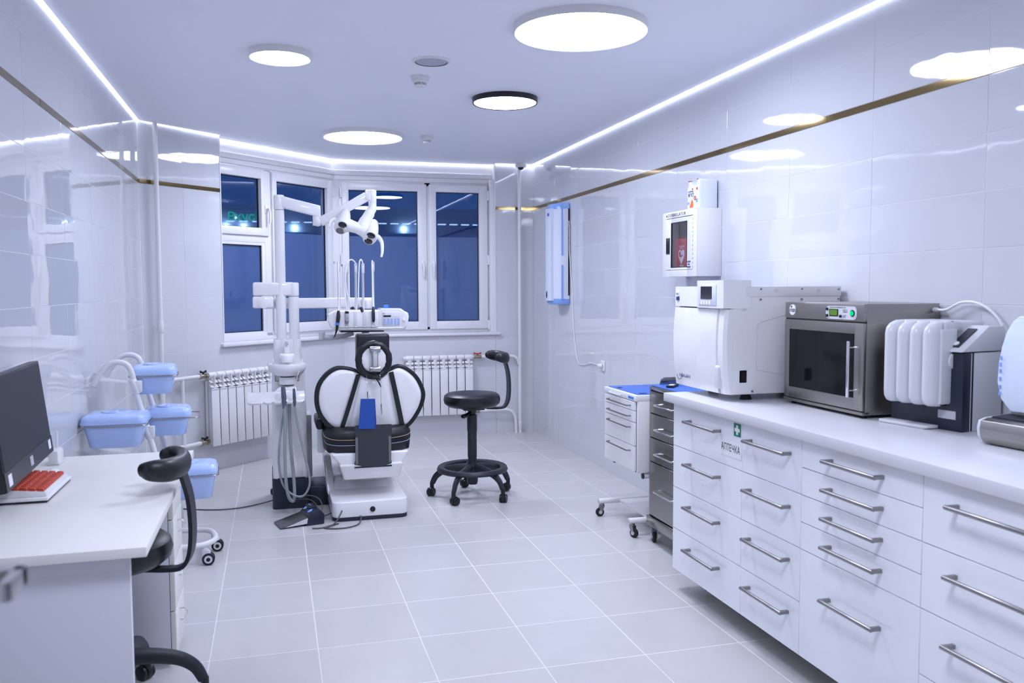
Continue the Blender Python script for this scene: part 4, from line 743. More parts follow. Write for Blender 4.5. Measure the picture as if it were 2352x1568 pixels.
# ------------------------------------------------------------------ counter: cabinets, worktop
CF = 1.760                                                   # plane of the drawer fronts
def bar_handle(parent, y0, y1, z):
    h = part('handle', parent, 'nickel', cyl((CF-0.036, y0, z), (CF-0.036, y1, z), 0.0068, n=14, r=0.0012))
    for y_ in (y0+0.008, y1-0.008): part('handle_post', h, 'nickel', box(CF-0.0365, CF+0.001, y_-0.0065, y_+0.0065, z-0.0062, z+0.0062, 0.0015))
def cabinet(y0, y1, splits, label, hl):
    o = thing('drawer_cabinet', label, 'cabinet', ((CF+2.40)/2, (y0+y1)/2, 0.10), group='white drawer cabinets under the worktop')
    part('carcass', o, 'laminate_dull', box(CF+0.020, 2.40, y0+0.001, y1-0.001, 0.10, 0.868))
    part('gap_shadow', o, 'gap_shade', box(CF+0.014, CF+0.021, y0+0.002, y1-0.002, 0.104, 0.866))  # dark sheet that paints the shadow in the gaps between drawer fronts
    for x in (CF+0.15, 2.30):
        for y_ in (y0+0.07, y1-0.07): part('foot', o, 'plastic_black', cyl((x, y_, 0.0), (x, y_, 0.10), 0.012, n=12), cyl((x, y_, 0.0), (x, y_, 0.010), 0.017, n=12))
    for z0, z1 in zip(splits, splits[1:]):
        d = part('drawer', o, 'laminate', box(CF, CF+0.018, y0+0.0010, y1-0.0010, z0+0.0011, z1-0.0011, 0.0008, 1))
        yc = (y0+y1)/2; hz = z1-0.060 if z1-z0 > 0.13 else (z0+z1)/2+0.006
        if z1-z0 > 0.3: hz = z1-0.125
        bar_handle(d, yc-hl/2, yc+hl/2, hz)
    return o
Q = [0.100+0.1917*i for i in range(5)]
c1 = cabinet(2.975, 3.575, Q, 'white four drawer cabinet at the far end, first aid label on its top drawer', 0.275)
c2 = cabinet(2.580, 2.975, Q, 'narrow white four drawer cabinet, second from the far end', 0.275)
c3 = cabinet(2.000, 2.580, [0.100, 0.483, 0.579, 0.675, 0.771, 0.867], 'white cabinet with four shallow drawers over one deep drawer', 0.262)
c4 = cabinet(1.400, 2.000, Q, 'white four drawer cabinet nearest the camera, cut by the picture edge', 0.36)
top_drawer = [ch_ for ch_ in c1.children if ch_.name.startswith('drawer')][-1]
part('cross_sign', top_drawer, 'green_sign', box(CF-0.0012, CF+0.001, 2.985, 3.038, 0.806, 0.858), smooth=0, label='green first aid sticker')
part('white_cross', top_drawer, 'paper', prism([(3.0045, 0.813), (3.0185, 0.813), (3.0185, 0.825), (3.0305, 0.825), (3.0305, 0.839), (3.0185, 0.839), (3.0185, 0.851), (3.0045, 0.851), (3.0045, 0.839), (2.9925, 0.839), (2.9925, 0.825), (3.0045, 0.825)], CF-0.0020, CF-0.0008, 'yz'), smooth=0)
part('paper_label', top_drawer, 'paper', box(CF-0.0010, CF+0.001, 2.981, 3.145, 0.715, 0.775), smooth=0, label='white paper label')
text('lettering', 'АПТЕЧКА', 0.040, (CF-0.0012, 3.136, 0.737), (0, -1, 0), (0, 0, 1), 'ink', top_drawer, ext=0.0002, xscale=0.78)
solo('worktop', 'long white worktop lying on the drawer cabinets', 'worktop', 'worktop', box(1.735, 2.418, 1.385, 3.632, 0.871, 0.910, 0.003))

# ------------------------------------------------------------------ autoclave
WT = 0.910
ac = thing('autoclave', 'big white autoclave with small dark screen at the far end of the counter', 'autoclave', (2.1, 3.49, WT))
ax0, ax1, ay0, ay1, az0, az1 = 1.862, 2.395, 3.252, 3.730, 0.938, 1.330
part('body', ac, 'white_paint', box(ax0, ax1, ay0, ay1, az0, az1, 0.004))
part('side_cover', ac, 'white_paint', box(ax0+0.01, ax1, ay0-0.003, ay0+0.01, az0+0.002, 1.368, 0.002))
part('top_rail', ac, 'white_paint', box(1.93, ax1+0.004, ay0-0.006, ay1, 1.355, 1.400, 0.003))
def fx_(z): return 1.828+0.022*((z-1.15)/0.24)**2
zz = [0.940+0.363*i/12 for i in range(13)]
dr = part('door', ac, 'white_gloss', loft([[(fx_(z), 3.318, z), (fx_(z)-0.004, 3.40, z), (fx_(z)-0.004, 3.66, z), (fx_(z), 3.722, z), (fx_(z)+0.014, 3.732, z), (1.872, 3.732, z), (1.872, 3.310, z), (fx_(z)+0.012, 3.310, z)] for z in zz]))
part('door_edge', ac, 'white_gloss', loft([[(fx_(z)+0.003, 3.262, z), (fx_(z)+0.001, 3.300, z), (1.872, 3.300, z), (1.872, 3.250, z), (fx_(z)+0.016, 3.250, z)] for z in zz]))
part('door_groove', ac, 'grey_plastic', box(1.842, 1.872, 3.298, 3.314, 0.945, 1.298))
part('grip_recess', ac, 'pale_grey', box(1.826, 1.870, 3.286, 3.326, 0.962, 1.062, 0.010, 3))
part('head_panel', ac, 'white_gloss', loft([[(1.838, 3.258, z), (1.832, 3.40, z), (1.832, 3.66, z), (1.838, 3.724, z), (1.852, 3.734, z), (1.91, 3.734, z), (1.91, 3.250, z), (1.852, 3.250, z)] for z in (1.309, 1.316, 1.392, 1.400)]))
part('head_gap', ac, 'plastic_black', box(1.850, 1.87, 3.255, 3.66, 1.302, 1.310))
hp = part('screen_housing', ac, 'white_gloss', loft([[(1.826-0.0*z, 3.252, z), (1.823, 3.27, z), (1.823, 3.475, z), (1.828, 3.49, z), (1.955, 3.49, z), (1.955, 3.248, z), (1.84, 3.246, z)] for z in (1.306, 1.31, 1.412, 1.423, 1.426)]))
part('screen_panel', hp, 'ice_plastic', box(1.8205, 1.8245, 3.305, 3.462, 1.318, 1.408, 0.001))
part('screen', hp, 'lens_dark', box(1.819, 1.822, 3.342, 3.440, 1.345, 1.400))
for i in range(4): part('key', hp, 'paper', box(1.819, 1.822, 3.352+i*0.024, 3.367+i*0.024, 1.322, 1.338))
part('badge', ac, 'paper', box(1.8305, 1.834, 3.672, 3.702, 1.356, 1.378)); part('badge', ac, 'navy_ink', box(1.8305, 1.834, 3.672, 3.702, 1.336, 1.352))
text('badge_text', 'B-22', 0.014, (1.8300, 3.7005, 1.362), (0, -1, 0), (0, 0, 1), 'navy_ink', ac, ext=0.0003, xscale=0.9)
mx_ = fx_(0.985)-0.0048
text('brand_name', 'mocom', 0.044, (mx_, 3.668, 0.980), (0, -1, 0), (0, 0, 1), 'navy_ink', dr, ext=0.0003, xscale=0.8)
part('brand_arc', dr, 'navy_ink', tube([(mx_-0.0002, 3.666+0.026*math.cos(a), 0.992+0.026*math.sin(a)) for a in [math.radians(-235+i*12-30) for i in range(22)]], 0.0013, 5))
for x, z in ((2.0, 1.388), (2.0, 1.344), (2.20, 1.388), (2.20, 1.344), (2.385, 1.386), (2.385, 1.344), (1.965, 0.952)): part('screw', ac, 'nickel', cyl((x, ay0-0.009, z), (x, ay0-0.002, z), 0.0042, n=10))
for x in (2.075, 2.285): part('rail_plug', ac, 'pale_grey', cyl((x, ay0-0.0075, 1.381), (x, ay0-0.004, 1.381), 0.009, n=20), cyl((x, ay0-0.0078, 1.381), (x, ay0-0.004, 1.381), 0.0078, n=20))
part('side_port', ac, 'plastic_black', box(1.915, 1.9215, ay0-0.004, ay0, 1.308, 1.332)); part('port_frame', ac, 'pale_grey', box(1.908, 1.932, ay0-0.0036, ay0, 1.296, 1.346, 0.001))
part('vent_opening', ac, 'oven_glass', box(1.905, 1.938, ay0-0.0045, ay0, 0.990, 1.042)); part('vent_opening', ac, 'plastic_black', box(1.912, 1.934, ay0-0.005, ay0, 0.996, 1.036))
part('side_emboss', ac, 'pale_grey', tube(spl([(2.36, ay0-0.0035, 1.335), (2.15, ay0-0.0035, 1.285), (2.00, ay0-0.0035, 1.246)], 3)+spl([(1.988, ay0-0.0035, 1.236), (1.985, ay0-0.0035, 1.22), (1.982, ay0-0.0035, 1.10), (1.982, ay0-0.0035, 1.06)], 3)+spl([(1.984, ay0-0.0035, 1.048), (1.99, ay0-0.0035, 1.042), (2.10, ay0-0.0035, 1.022), (2.16, ay0-0.0035, 1.015)], 3), 0.0016, 6))
for x, y_ in ((1.975, 3.315), (2.34, 3.315), (1.975, 3.60), (2.34, 3.60)): part('foot', ac, 'rubber', cyl((x, y_, WT), (x, y_, 0.928), 0.026, 0.020, 16), cyl((x, y_, 0.926), (x, y_, 0.940), 0.006, n=8))

# ------------------------------------------------------------------ steel drying cabinet
ov = thing('drying_cabinet', 'stainless steel counter cabinet with dark glass door and green display', 'cabinet', (2.25, 2.94, WT))
ox, oy0, oy1, oz0, oz1 = 2.088, 2.680, 3.185, 0.922, 1.334
part('body', ov, 'steel_h', box(ox+0.004, 2.41, oy0, oy1, oz0, oz1, 0.003))
part('base_rail', ov, 'steel_h', box(ox-0.010, ox+0.02, oy0-0.001, oy1+0.002, oz0, oz0+0.012, 0.002))
dd = part('door', ov, 'steel_h', *bars(0, 0, 0, 0, 0, 0, 0, 0, 0, 0, I4, 0)[:0], box(ox-0.010, ox+0.004, oy0+0.002, oy0+0.052, 0.938, 1.262, 0.002), box(ox-0.010, ox+0.004, oy1-0.034, oy1-0.002, 0.938, 1.262, 0.002),
          box(ox-0.010, ox+0.004, oy0+0.05, oy1-0.032, 0.938, 0.982, 0.002), box(ox-0.010, ox+0.004, oy0+0.05, oy1-0.032, 1.222, 1.262, 0.002))
part('door_glass', dd, 'oven_glass', box(ox-0.007, ox+0.003, oy0+0.048, oy1-0.030, 0.979, 1.225))
hh = part('door_handle', dd, 'chrome', cyl((ox-0.040, oy0+0.046, 0.986), (ox-0.040, oy0+0.046, 1.196), 0.0062, n=14, r=0.002))
for z in (1.012, 1.172): part('handle_post', hh, 'chrome', cyl((ox-0.040, oy0+0.046, z), (ox-0.008, oy0+0.040, z), 0.0030, n=8))
part('door_gap', ov, 'plastic_black', box(ox-0.004, ox+0.002, oy0+0.002, oy1-0.002, 1.262, 1.268))
part('head_panel', ov, 'steel_h', box(ox-0.008, ox+0.01, oy0+0.001, oy1-0.001, 1.268, 1.333, 0.002))
pn = part('control_panel', ov, 'pale_grey', prism(rrect(2.722, 2.905, 1.2735, 1.3235, 0.018), ox-0.0105, ox-0.007, 'yz'))
part('lcd_frame', pn, 'plastic_black', box(ox-0.012, ox-0.010, 2.829, 2.882, 1.284, 1.312)); part('lcd', pn, 'lcd_green', box(ox-0.0126, ox-0.0118, 2.834, 2.878, 1.288, 1.309))
for y_, z in ((2.894, 1.311), (2.894, 1.286), (2.812, 1.285)): part('knob', pn, 'plastic_black', cyl((ox-0.016, y_, z), (ox-0.010, y_, z), 0.0055, n=12))
part('switch_bezel', pn, 'plastic_black', cyl((ox-0.013, 2.744, 1.298), (ox-0.010, 2.744, 1.298), 0.0125, n=20)); part('switch', pn, 'switch_green', cyl((ox-0.0165, 2.744, 1.298), (ox-0.0125, 2.744, 1.298), 0.0088, n=16, r=0.001))
text('panel_text', 'КАМЕРА БАКТЕРИЦИДНАЯ СПДС', 0.0068, (ox-0.0107, 2.882, 1.3155), (0, -1, 0), (0, 0, 1), 'ink', pn, ext=0.0001, xscale=0.88)
for i, (z, t_) in enumerate(((1.306, 'РАБОТА'), (1.299, 'ТАЙМЕР'), (1.285, 'СБРОС'), (1.279, 'ПУСК'))): text('panel_text', t_, 0.0068, (ox-0.0107, 2.802, z), (0, -1, 0), (0, 0, 1), 'ink', pn, ext=0.0001)
lg = part('brand_disc', ov, 'paper', cyl((ox-0.0105, 3.130, 1.302), (ox-0.007, 3.130, 1.302), 0.022, n=28))
text('brand_name', 'спдс', 0.020, (ox-0.0110, 3.150, 1.295), (0, -1, 0), (0, 0, 1), 'ink', lg, ext=0.0001, xscale=0.95, bold=0.0004)
part('brand_leaf', lg, 'green_sign', ell((ox-0.0108, 3.137, 1.315), 0.0006, 0.006, 0.005, 10, 6))
for x, y_ in ((ox+0.02, oy0+0.03), (ox+0.02, oy1-0.03), (2.38, oy0+0.03), (2.38, oy1-0.03)): part('foot', ov, 'rubber', cyl((x, y_, WT), (x, y_, oz0+0.002), 0.010, n=12))
cb = part('cable_gland', ov, 'pale_grey', cyl((2.385, oy0-0.016, 1.310), (2.385, oy0+0.002, 1.310), 0.009, n=10), cyl((2.385, oy0-0.022, 1.310), (2.385, oy0-0.014, 1.310), 0.006, n=10))
part('power_cable', ov, 'cord_white', tube(spl([(2.385, oy0-0.02, 1.310), (2.388, oy0-0.06, 1.312), (2.392, 2.56, 1.338), (2.396, 2.50, 1.340), (2.400, 2.44, 1.318), (2.405, 2.39, 1.27), (2.406, 2.37, 1.20), (2.406, 2.37, 1.08)], 6), 0.0050, 8))

# ------------------------------------------------------------------ ribbed white and navy appliance
rz_ = math.atan2(2.188-2.135, -(2.327-2.62))             # its front is turned a little towards the camera
dp = thing('care_unit', 'white ribbed appliance with navy front standing right of the steel cabinet', 'appliance', (2.150, 2.615, WT), 0.0, local=True)
dp.rotation_euler = (0, 0, -PI/2+rz_)                      # local +x runs along the front to the right, -y is the front
dpw = 0.285
part('body', dp, 'pale_grey', box(0.012, dpw, 0.035, 0.20, 0.0, 0.265, 0.003))
part('front', dp, 'navy_shell', box(0.0, dpw, 0.0, 0.042, 0.0, 0.266, 0.004))
part('side_seam', dp, 'plastic_black', box(dpw-0.004, dpw+0.001, 0.042, 0.050, 0.002, 0.268))
hd = part('head_cover', dp, 'pale_grey', prism([(-0.015, 0.268), (0.20, 0.268), (0.20, 0.352), (0.12, 0.354)], dpw-0.075, dpw+0.004, 'yz', 0.006), box(0.002, dpw-0.07, 0.0, 0.20, 0.262, 0.368, 0.012, 3))
part('button_strip', hd, 'grey_plate', hexa([(dpw-0.058, 0.006, 0.2835), (dpw-0.024, 0.006, 0.2835), (dpw-0.024, 0.098, 0.3410), (dpw-0.058, 0.098, 0.3410)], [(dpw-0.058, 0.004, 0.2865), (dpw-0.024, 0.004, 0.2865), (dpw-0.024, 0.096, 0.3440), (dpw-0.058, 0.096, 0.3440)]))
part('button', hd, 'paper', rot(cyl((dpw-0.041, 0.018, 0.293), (dpw-0.041, 0.018, 0.298), 0.010, n=18), math.radians(32), 'X', (dpw-0.041, 0.018, 0.293)))
# ribbed hood: four rounded columns
rw = 0.0515
hoodx = 0.028
hood = part('hood', dp, 'pale_grey', *[loft([[(hoodx+rw*(i+0.5)+rw*0.53*math.cos(a)*k, -0.045+dy-(0.046*math.sin(a) if math.sin(a) > 0 else 0.0)*k, z) for a in [math.radians(180*j/14) for j in range(15)]]+[(hoodx+rw*(i+1.0)-0.001, 0.02, z), (hoodx+rw*i+0.001, 0.02, z)]
    for z, k, dy in ((0.084, 0.72, 0.012), (0.090, 0.88, 0.006), (0.105, 0.98, 0.001), (0.125, 1.0, 0), (0.325, 1.0, 0), (0.345, 0.96, 0.003), (0.360, 0.82, 0.012), (0.370, 0.58, 0.028))]) for i in range(4)], smooth=50)
part('hood_side', dp, 'pale_grey', box(hoodx+4*rw-0.01, hoodx+4*rw+0.006, -0.052, 0.03, 0.090, 0.345, 0.012, 3)); part('hood_top', dp, 'pale_grey', box(hoodx+0.004, hoodx+4*rw, -0.030, 0.06, 0.33, 0.371, 0.012, 3))
part('finger_grip', dp, 'pale_grey', cyl((hoodx+4*rw+0.004, 0.012, 0.236), (hoodx+4*rw+0.012, 0.012, 0.236), 0.028, n=24, r=0.003))
part('drip_tray', dp, 'pale_grey', prism([(-0.005, -0.055), (0.175, -0.055), (0.190, -0.045), (0.195, -0.02), (0.195, 0.01), (-0.005, 0.01)], 0.003, 0.013, 'xy', 0.002)); part('tray_edge', dp, 'grey_plastic', box(0.0, 0.18, -0.052, 0.0, 0.0, 0.005))
part('name_plate', dp, 'grey_plastic', box(0.195, 0.262, -0.002, 0.004, 0.040, 0.068))

# ------------------------------------------------------------------ pouch sealer and pouch roll at the right edge
sl = thing('pouch_sealer', 'brushed steel sealing machine at the right edge of the counter', 'sealer', (2.18, 1.95, WT))
pf = [(2.112, 0.914), (2.098, 0.935), (2.094, 0.960), (2.100, 0.985), (2.122, 0.992), (2.30, 1.006), (2.32, 0.914)]
part('housing', sl, 'steel_h', hexa([(x, 2.150, z) for x, z in pf], [(x+0.05, 1.66, z) for x, z in pf], 0.002))
part('end_cap', sl, 'pale_grey', hexa([(x-0.002, 2.160, z) for x, z in pf], [(x-0.002, 2.150, z) for x, z in pf], 0.002)); part('top_plate', sl, 'plastic_dark', hexa([(2.13, 2.140, 0.992), (2.13+.05, 1.66, 0.992), (2.29+.05, 1.66, 1.005), (2.29, 2.140, 1.005)], [(2.13, 2.140, 0.997), (2.18, 1.66, 0.997), (2.34, 1.66, 1.010), (2.29, 2.140, 1.010)]))
part('foot', sl, 'rubber', box(2.13, 2.30, 2.10, 2.14, WT, 0.916)); part('foot', sl, 'rubber', box(2.17, 2.34, 1.68, 1.72, WT, 0.916))
part('roll_spindle', sl, 'plastic_black', cyl((2.345, 2.175, 1.035), (2.35, 2.155, 1.035), 0.05, n=28, r=0.004), label='dark wheel behind the pouch')
pz = [(2.175, 1.015), (2.168, 1.05), (2.165, 1.10), (2.168, 1.16), (2.178, 1.21), (2.195, 1.255), (2.215, 1.285), (2.24, 1.302), (2.27, 1.305), (2.30, 1.29), (2.32, 1.25), (2.325, 1.15), (2.32, 1.03)]
pw = thing('pouch_roll', 'pale blue sterilisation pouch hanging in a loop over the sealer', 'pouch', (2.25, 2.05, 1.015))
part('film_loop', pw, 'pouch', loft([[(x, 2.158-0.03*(i < 1)-0.012*(z < 1.06), z) for i, (x, z) in enumerate(pz)], [(x+0.05, 1.72, z) for x, z in pz]], cap=False))
part('print_edge', pw, 'blue_trim', *[box(2.1635+(0 if z < 1.15 else (z-1.15)*0.12), 2.1655+(0 if z < 1.15 else (z-1.15)*0.12), 2.146, 2.152, z, z+0.012) for z in (1.06, 1.08, 1.105, 1.13, 1.15, 1.17)], kind='stuff')
part('folded_end', pw, 'paper', loft([[(2.19, 2.128, 1.012), (2.20, 2.138, 0.995), (2.27, 2.13, 0.998), (2.27, 2.12, 1.02)], [(2.24, 1.72, 1.012), (2.25, 1.72, 1.010), (2.32, 1.72, 1.012), (2.32, 1.72, 1.03)]]))

# ------------------------------------------------------------------ trolleys beside the counter
def caster(o, x, y_, ztop, r, wm='rubber', fork='nickel'):
    a = random.uniform(0, 2*PI); u, v = math.cos(a), math.sin(a)
    c = part('caster', o, fork, cyl((x, y_, ztop-0.012), (x, y_, ztop), r*0.55, n=14), hexa([(x+u*0.012-v*0.013-u*0.01, y_+v*0.012+u*0.013-v*0.01, r), (x+u*0.012+v*0.013-u*0.01, y_+v*0.012-u*0.013-v*0.01, r), (x+u*0.012+v*0.013+u*0.01, y_+v*0.012-u*0.013+v*0.01, r), (x+u*0.012-v*0.013+u*0.01, y_+v*0.012+u*0.013+v*0.01, r)],
        [(x-v*0.014-u*0.014, y_+u*0.014-v*0.014, ztop-0.011), (x+v*0.014-u*0.014, y_-u*0.014-v*0.014, ztop-0.011), (x+v*0.014+u*0.014, y_-u*0.014+v*0.014, ztop-0.011), (x-v*0.014+u*0.014, y_+u*0.014+v*0.014, ztop-0.011)]))
    part('wheel', c, wm, cyl((x+u*0.014-v*0.009, y_+v*0.014+u*0.009, r), (x+u*0.014+v*0.009, y_+v*0.014-u*0.009, r), r, n=20, r=0.003)); part('wheel_hub', c, 'grey_plastic', cyl((x+u*0.014-v*0.0165, y_+v*0.014+u*0.0165, r), (x+u*0.014+v*0.0165, y_+v*0.014-u*0.0165, r), r*0.42, n=12))
    return c
wt = thing('drawer_trolley', 'white metal drawer trolley on casters with a blue mat on top', 'trolley', (2.1, 4.58, 0))
wx, wy0, wy1, wz0, wz1 = 1.902, 4.325, 4.795, 0.372, 0.800
part('body', wt, 'white_paint', box(wx+0.012, 2.33, wy0, wy1, wz0, wz1, 0.003))
spt = [0.378, 0.520, 0.652, 0.716, 0.768]
for z0, z1 in zip(spt, spt[1:]):
    d = part('drawer', wt, 'white_paint', box(wx, wx+0.014, wy0+0.018, wy1-0.012, z0+0.0015, z1-0.0015, 0.0015, 1))
    zc = z1-0.030 if z1-z0 > 0.09 else (z0+z1)/2; yc = (wy0+wy1)/2-0.01
    part('handle', d, 'nickel', tube([(wx+0.001, yc+0.155, zc), (wx-0.022, yc+0.152, zc), (wx-0.024, yc+0.14, zc), (wx-0.024, yc-0.14, zc), (wx-0.022, yc-0.152, zc), (wx+0.001, yc-0.155, zc)], 0.0045, 8))
part('drawer_gap', wt, 'gap_shade', box(wx+0.010, wx+0.0125, wy0+0.014, wy1-0.010, 0.376, 0.770))  # dark sheet, shade of the drawer gaps given as colour
tp = part('top_frame', wt, 'white_paint', box(wx, 2.335, wy0-0.001, wy1+0.002, 0.770, 0.804, 0.003)); part('badge', wt, 'blue_accent', box(wx-0.0015, wx+0.001, wy0+0.03, wy0+0.105, 0.779, 0.793))
part('top_pull', wt, 'pale_grey', tube([(wx+0.001, 4.69, 0.786), (wx-0.014, 4.685, 0.784), (wx-0.014, 4.53, 0.784), (wx+0.001, 4.525, 0.786)], 0.005, 8))
part('top_mat', wt, 'blue_mat', box(wx+0.02, 2.31, wy0+0.018, wy1-0.018, 0.803, 0.808, 0.002)); part('mat_grip', wt, 'plastic_black', ell((1.965, 4.375, 0.808), 0.03, 0.012, 0.004, 14, 6)); part('mat_grip', wt, 'plastic_black', ell((1.945, 4.66, 0.808), 0.02, 0.010, 0.004, 14, 6))
for y_ in (4.388, 4.850):
    tb = part('foot_tube', wt, 'white_paint', cyl((1.890, y_, 0.092), (2.34, y_, 0.092), 0.0165, n=16, r=0.001)); part('tube_end', tb, 'grey_plastic', cyl((1.8885, y_, 0.092), (1.8915, y_, 0.092), 0.0125, n=14))
    for x in (1.912, 2.32): caster(wt, x, y_, 0.078, 0.026)
    part('upright', wt, 'white_paint', box(2.27, 2.30, y_-0.015 if y_ < 4.5 else 4.765, y_+0.015 if y_ < 4.5 else 4.795, 0.092, 0.40, 0.003))
part('cross_tray', wt, 'white_paint', hexa([(2.02, 4.39, 0.086), (2.30, 4.39, 0.086), (2.30, 4.85, 0.086), (2.02, 4.85, 0.086)], [(2.02, 4.39, 0.100), (2.30, 4.39, 0.100), (2.30, 4.85, 0.100), (2.02, 4.85, 0.100)], 0.002))
part('body_rail', wt, 'white_paint', cyl((1.955, 4.345, 0.352), (2.32, 4.345, 0.352), 0.016, n=14)); part('rail_end', wt, 'plastic_black', cyl((1.951, 4.345, 0.352), (1.957, 4.345, 0.352), 0.0165, n=14)); part('rail_end', wt, 'plastic_black', cyl((1.945, 4.745, 0.358), (1.957, 4.745, 0.358), 0.010, n=12)); part('body_rail', wt, 'white_paint', cyl((1.957, 4.745, 0.358), (2.32, 4.745, 0.358), 0.010, n=12))
sx_, sy0, sy1 = 1.962, 3.830, 4.284
sc_ = thing('steel_trolley', 'stainless steel drawer trolley half hidden behind the counter end', 'trolley', (2.18, 4.05, 0))
part('body', sc_, 'steel', box(sx_+0.012, 2.395, sy0, sy1, 0.125, 0.862, 0.003))
part('front_frame', sc_, 'steel', box(sx_+0.002, sx_+0.014, sy1-0.016, sy1, 0.150, 0.862, 0.002), box(sx_+0.002, sx_+0.014, sy0, sy0+0.016, 0.150, 0.862, 0.002), box(sx_+0.002, sx_+0.014, sy0+0.014, sy1-0.014, 0.842, 0.862, 0.002))
part('plinth', sc_, 'steel', box(sx_-0.012, 2.40, sy0-0.004, sy1+0.006, 0.098, 0.152, 0.006))
sp = [0.155, 0.452, 0.584, 0.716, 0.838]
for z0, z1 in zip(sp, sp[1:]):
    d = part('drawer', sc_, 'steel', box(sx_, sx_+0.012, sy0+0.018, sy1-0.018, z0+0.002, z1-0.002, 0.0015, 1))
    zc = z0+0.055 if z1-z0 < 0.2 else z0+0.150; yc = (sy0+sy1)/2
    part('handle', d, 'chrome', tube([(sx_+0.001, yc+0.11, zc), (sx_-0.028, yc+0.108, zc), (sx_-0.030, yc+0.10, zc), (sx_-0.030, yc-0.10, zc), (sx_-0.028, yc-0.108, zc), (sx_+0.001, yc-0.11, zc)], 0.0042, 8))
part('drawer_gap', sc_, 'seal', box(sx_+0.0115, sx_+0.0128, sy0+0.016, sy1-0.016, 0.153, 0.842))
part('back_rim', sc_, 'steel', prism([(2.02, 0.862), (2.395, 0.862), (2.395, 0.905), (2.05, 0.905), (2.03, 0.895)], sy1-0.006, sy1, 'xz', 0.001)); part('top_mat', sc_, 'blue_mat', box(sx_+0.01, 2.39, sy0+0.006, sy1-0.008, 0.861, 0.867, 0.002))
for x in (1.985, 2.37):
    for y_ in (sy1-0.03, sy0+0.03): caster(sc_, x, y_, 0.100, 0.034, 'rubber', 'slate_rubber')
rc = solo('remote_control', 'black remote control with a pale label lying on the steel trolley', 'remote', 'plastic_black', rot(box(2.02, 2.060, 4.10, 4.22, 0.867, 0.880, 0.004), math.radians(-40), 'Z', (2.04, 4.16, 0)))
part('label', rc, 'paper', rot(box(2.028, 2.054, 4.11, 4.16, 0.8795, 0.8806), math.radians(-40), 'Z', (2.04, 4.16, 0)))

# ------------------------------------------------------------------ things on the right wall
df = thing('defibrillator_cabinet', 'white wall cabinet with window showing a red defibrillator', 'cabinet', (2.34, 4.55, 1.457))
fx0, dy0, dy1, dz0, dz1 = 2.266, 4.336, 4.768, 1.457, 1.836
part('shell', df, 'white_paint', box(fx0+0.004, XR-0.001, dy0, dy0+0.012, dz0, dz1, 0.002), box(fx0+0.004, XR-0.001, dy1-0.012, dy1, dz0, dz1, 0.002), box(fx0+0.004, XR-0.001, dy0+.01, dy1-.01, dz0, dz0+0.012, 0.002), box(fx0+0.004, XR-0.001, dy0+.01, dy1-.01, dz1-0.012, dz1, 0.002), box(XR-0.012, XR-0.001, dy0+.005, dy1-.005, dz0+.005, dz1-.005))
wy0_, wy1_, wz0_, wz1_ = 4.452, 4.655, 1.510, 1.772
part('face', df, 'white_paint', *[xf(s, Matrix()) for s in (box(fx0, fx0+0.006, dy0, wy0_, dz0, dz1, 0.001), box(fx0, fx0+0.006, wy1_, dy1, dz0, dz1, 0.001), box(fx0, fx0+0.006, wy0_-.001, wy1_+.001, dz0, wz0_, 0.001), box(fx0, fx0+0.006, wy0_-.001, wy1_+.001, wz1_, dz1, 0.001))])
part('window_pane', df, 'smoke_glass', box(fx0+0.003, fx0+0.0035, wy0_, wy1_, wz0_, wz1_), smooth=0)
part('window_edge', df, 'plastic_black', *[xf(s, Matrix()) for s in (box(fx0-0.0008, fx0+0.003, wy0_-.001, wy0_+.004, wz0_, wz1_), box(fx0-0.0008, fx0+0.003, wy1_-.004, wy1_+.001, wz0_, wz1_), box(fx0-0.0008, fx0+0.003, wy0_, wy1_, wz1_-.004, wz1_), box(fx0-0.0008, fx0+0.003, wy0_, wy1_, wz0_, wz0_+.004))])
part('latch', df, 'plastic_black', box(fx0-0.006, fx0+0.002, 4.672, 4.712, 1.592, 1.686, 0.002))
part('door_line', df, 'ink', box(fx0-0.0006, fx0+0.001, 4.382, 4.718, 1.7965, 1.800)); part('door_line', df, 'ink', box(fx0-0.0006, fx0+0.001, 4.382, 4.715, 1.4955, 1.4975))
for i in range(12): part('hinge_dash', df, 'slate_rubber', box(fx0-0.0006, fx0+0.001, 4.3815, 4.3845, 1.502+i*0.0245, 1.502+i*0.0245+0.013))
text('lettering', 'DEFIBRILLATOR', 0.026, (fx0-0.0006, 4.698, 1.8075), (0, -1, 0), (0, 0, 1), 'maroon_ink', df, ext=0.0003, xscale=1.25)
part('heart_mark', df, 'ink', cyl((fx0-0.0008, 4.713, 1.815), (fx0+0.001, 4.713, 1.815), 0.006, n=12))
for i, t_ in enumerate(('ALARM', 'WILL', 'SOUND')): text('notice', t_, 0.0125, (fx0-0.0006, 4.428, 1.536-i*0.015), (0, -1, 0), (0, 0, 1), 'navy_ink', df, ext=0.0003, align='CENTER', bold=0.0004)
ae = thing('defibrillator', 'red defibrillator case with a white heart standing inside the wall cabinet', 'defibrillator', (2.31, 4.50, 1.469))
part('case', ae, 'aed_red', prism(rrect(4.425, 4.622, 1.470, 1.676, 0.022), 2.276, 2.36, 'yz', 0.006, 2))
hy, hz = 4.538, 1.575
heart = [(hy, hz-0.048), (hy+0.030, hz-0.010), (hy+0.038, hz+0.012), (hy+0.034, hz+0.030), (hy+0.020, hz+0.038), (hy+0.006, hz+0.032), (hy, hz+0.022), (hy-0.006, hz+0.032), (hy-0.020, hz+0.038), (hy-0.034, hz+0.030), (hy-0.038, hz+0.012), (hy-0.030, hz-0.010)]
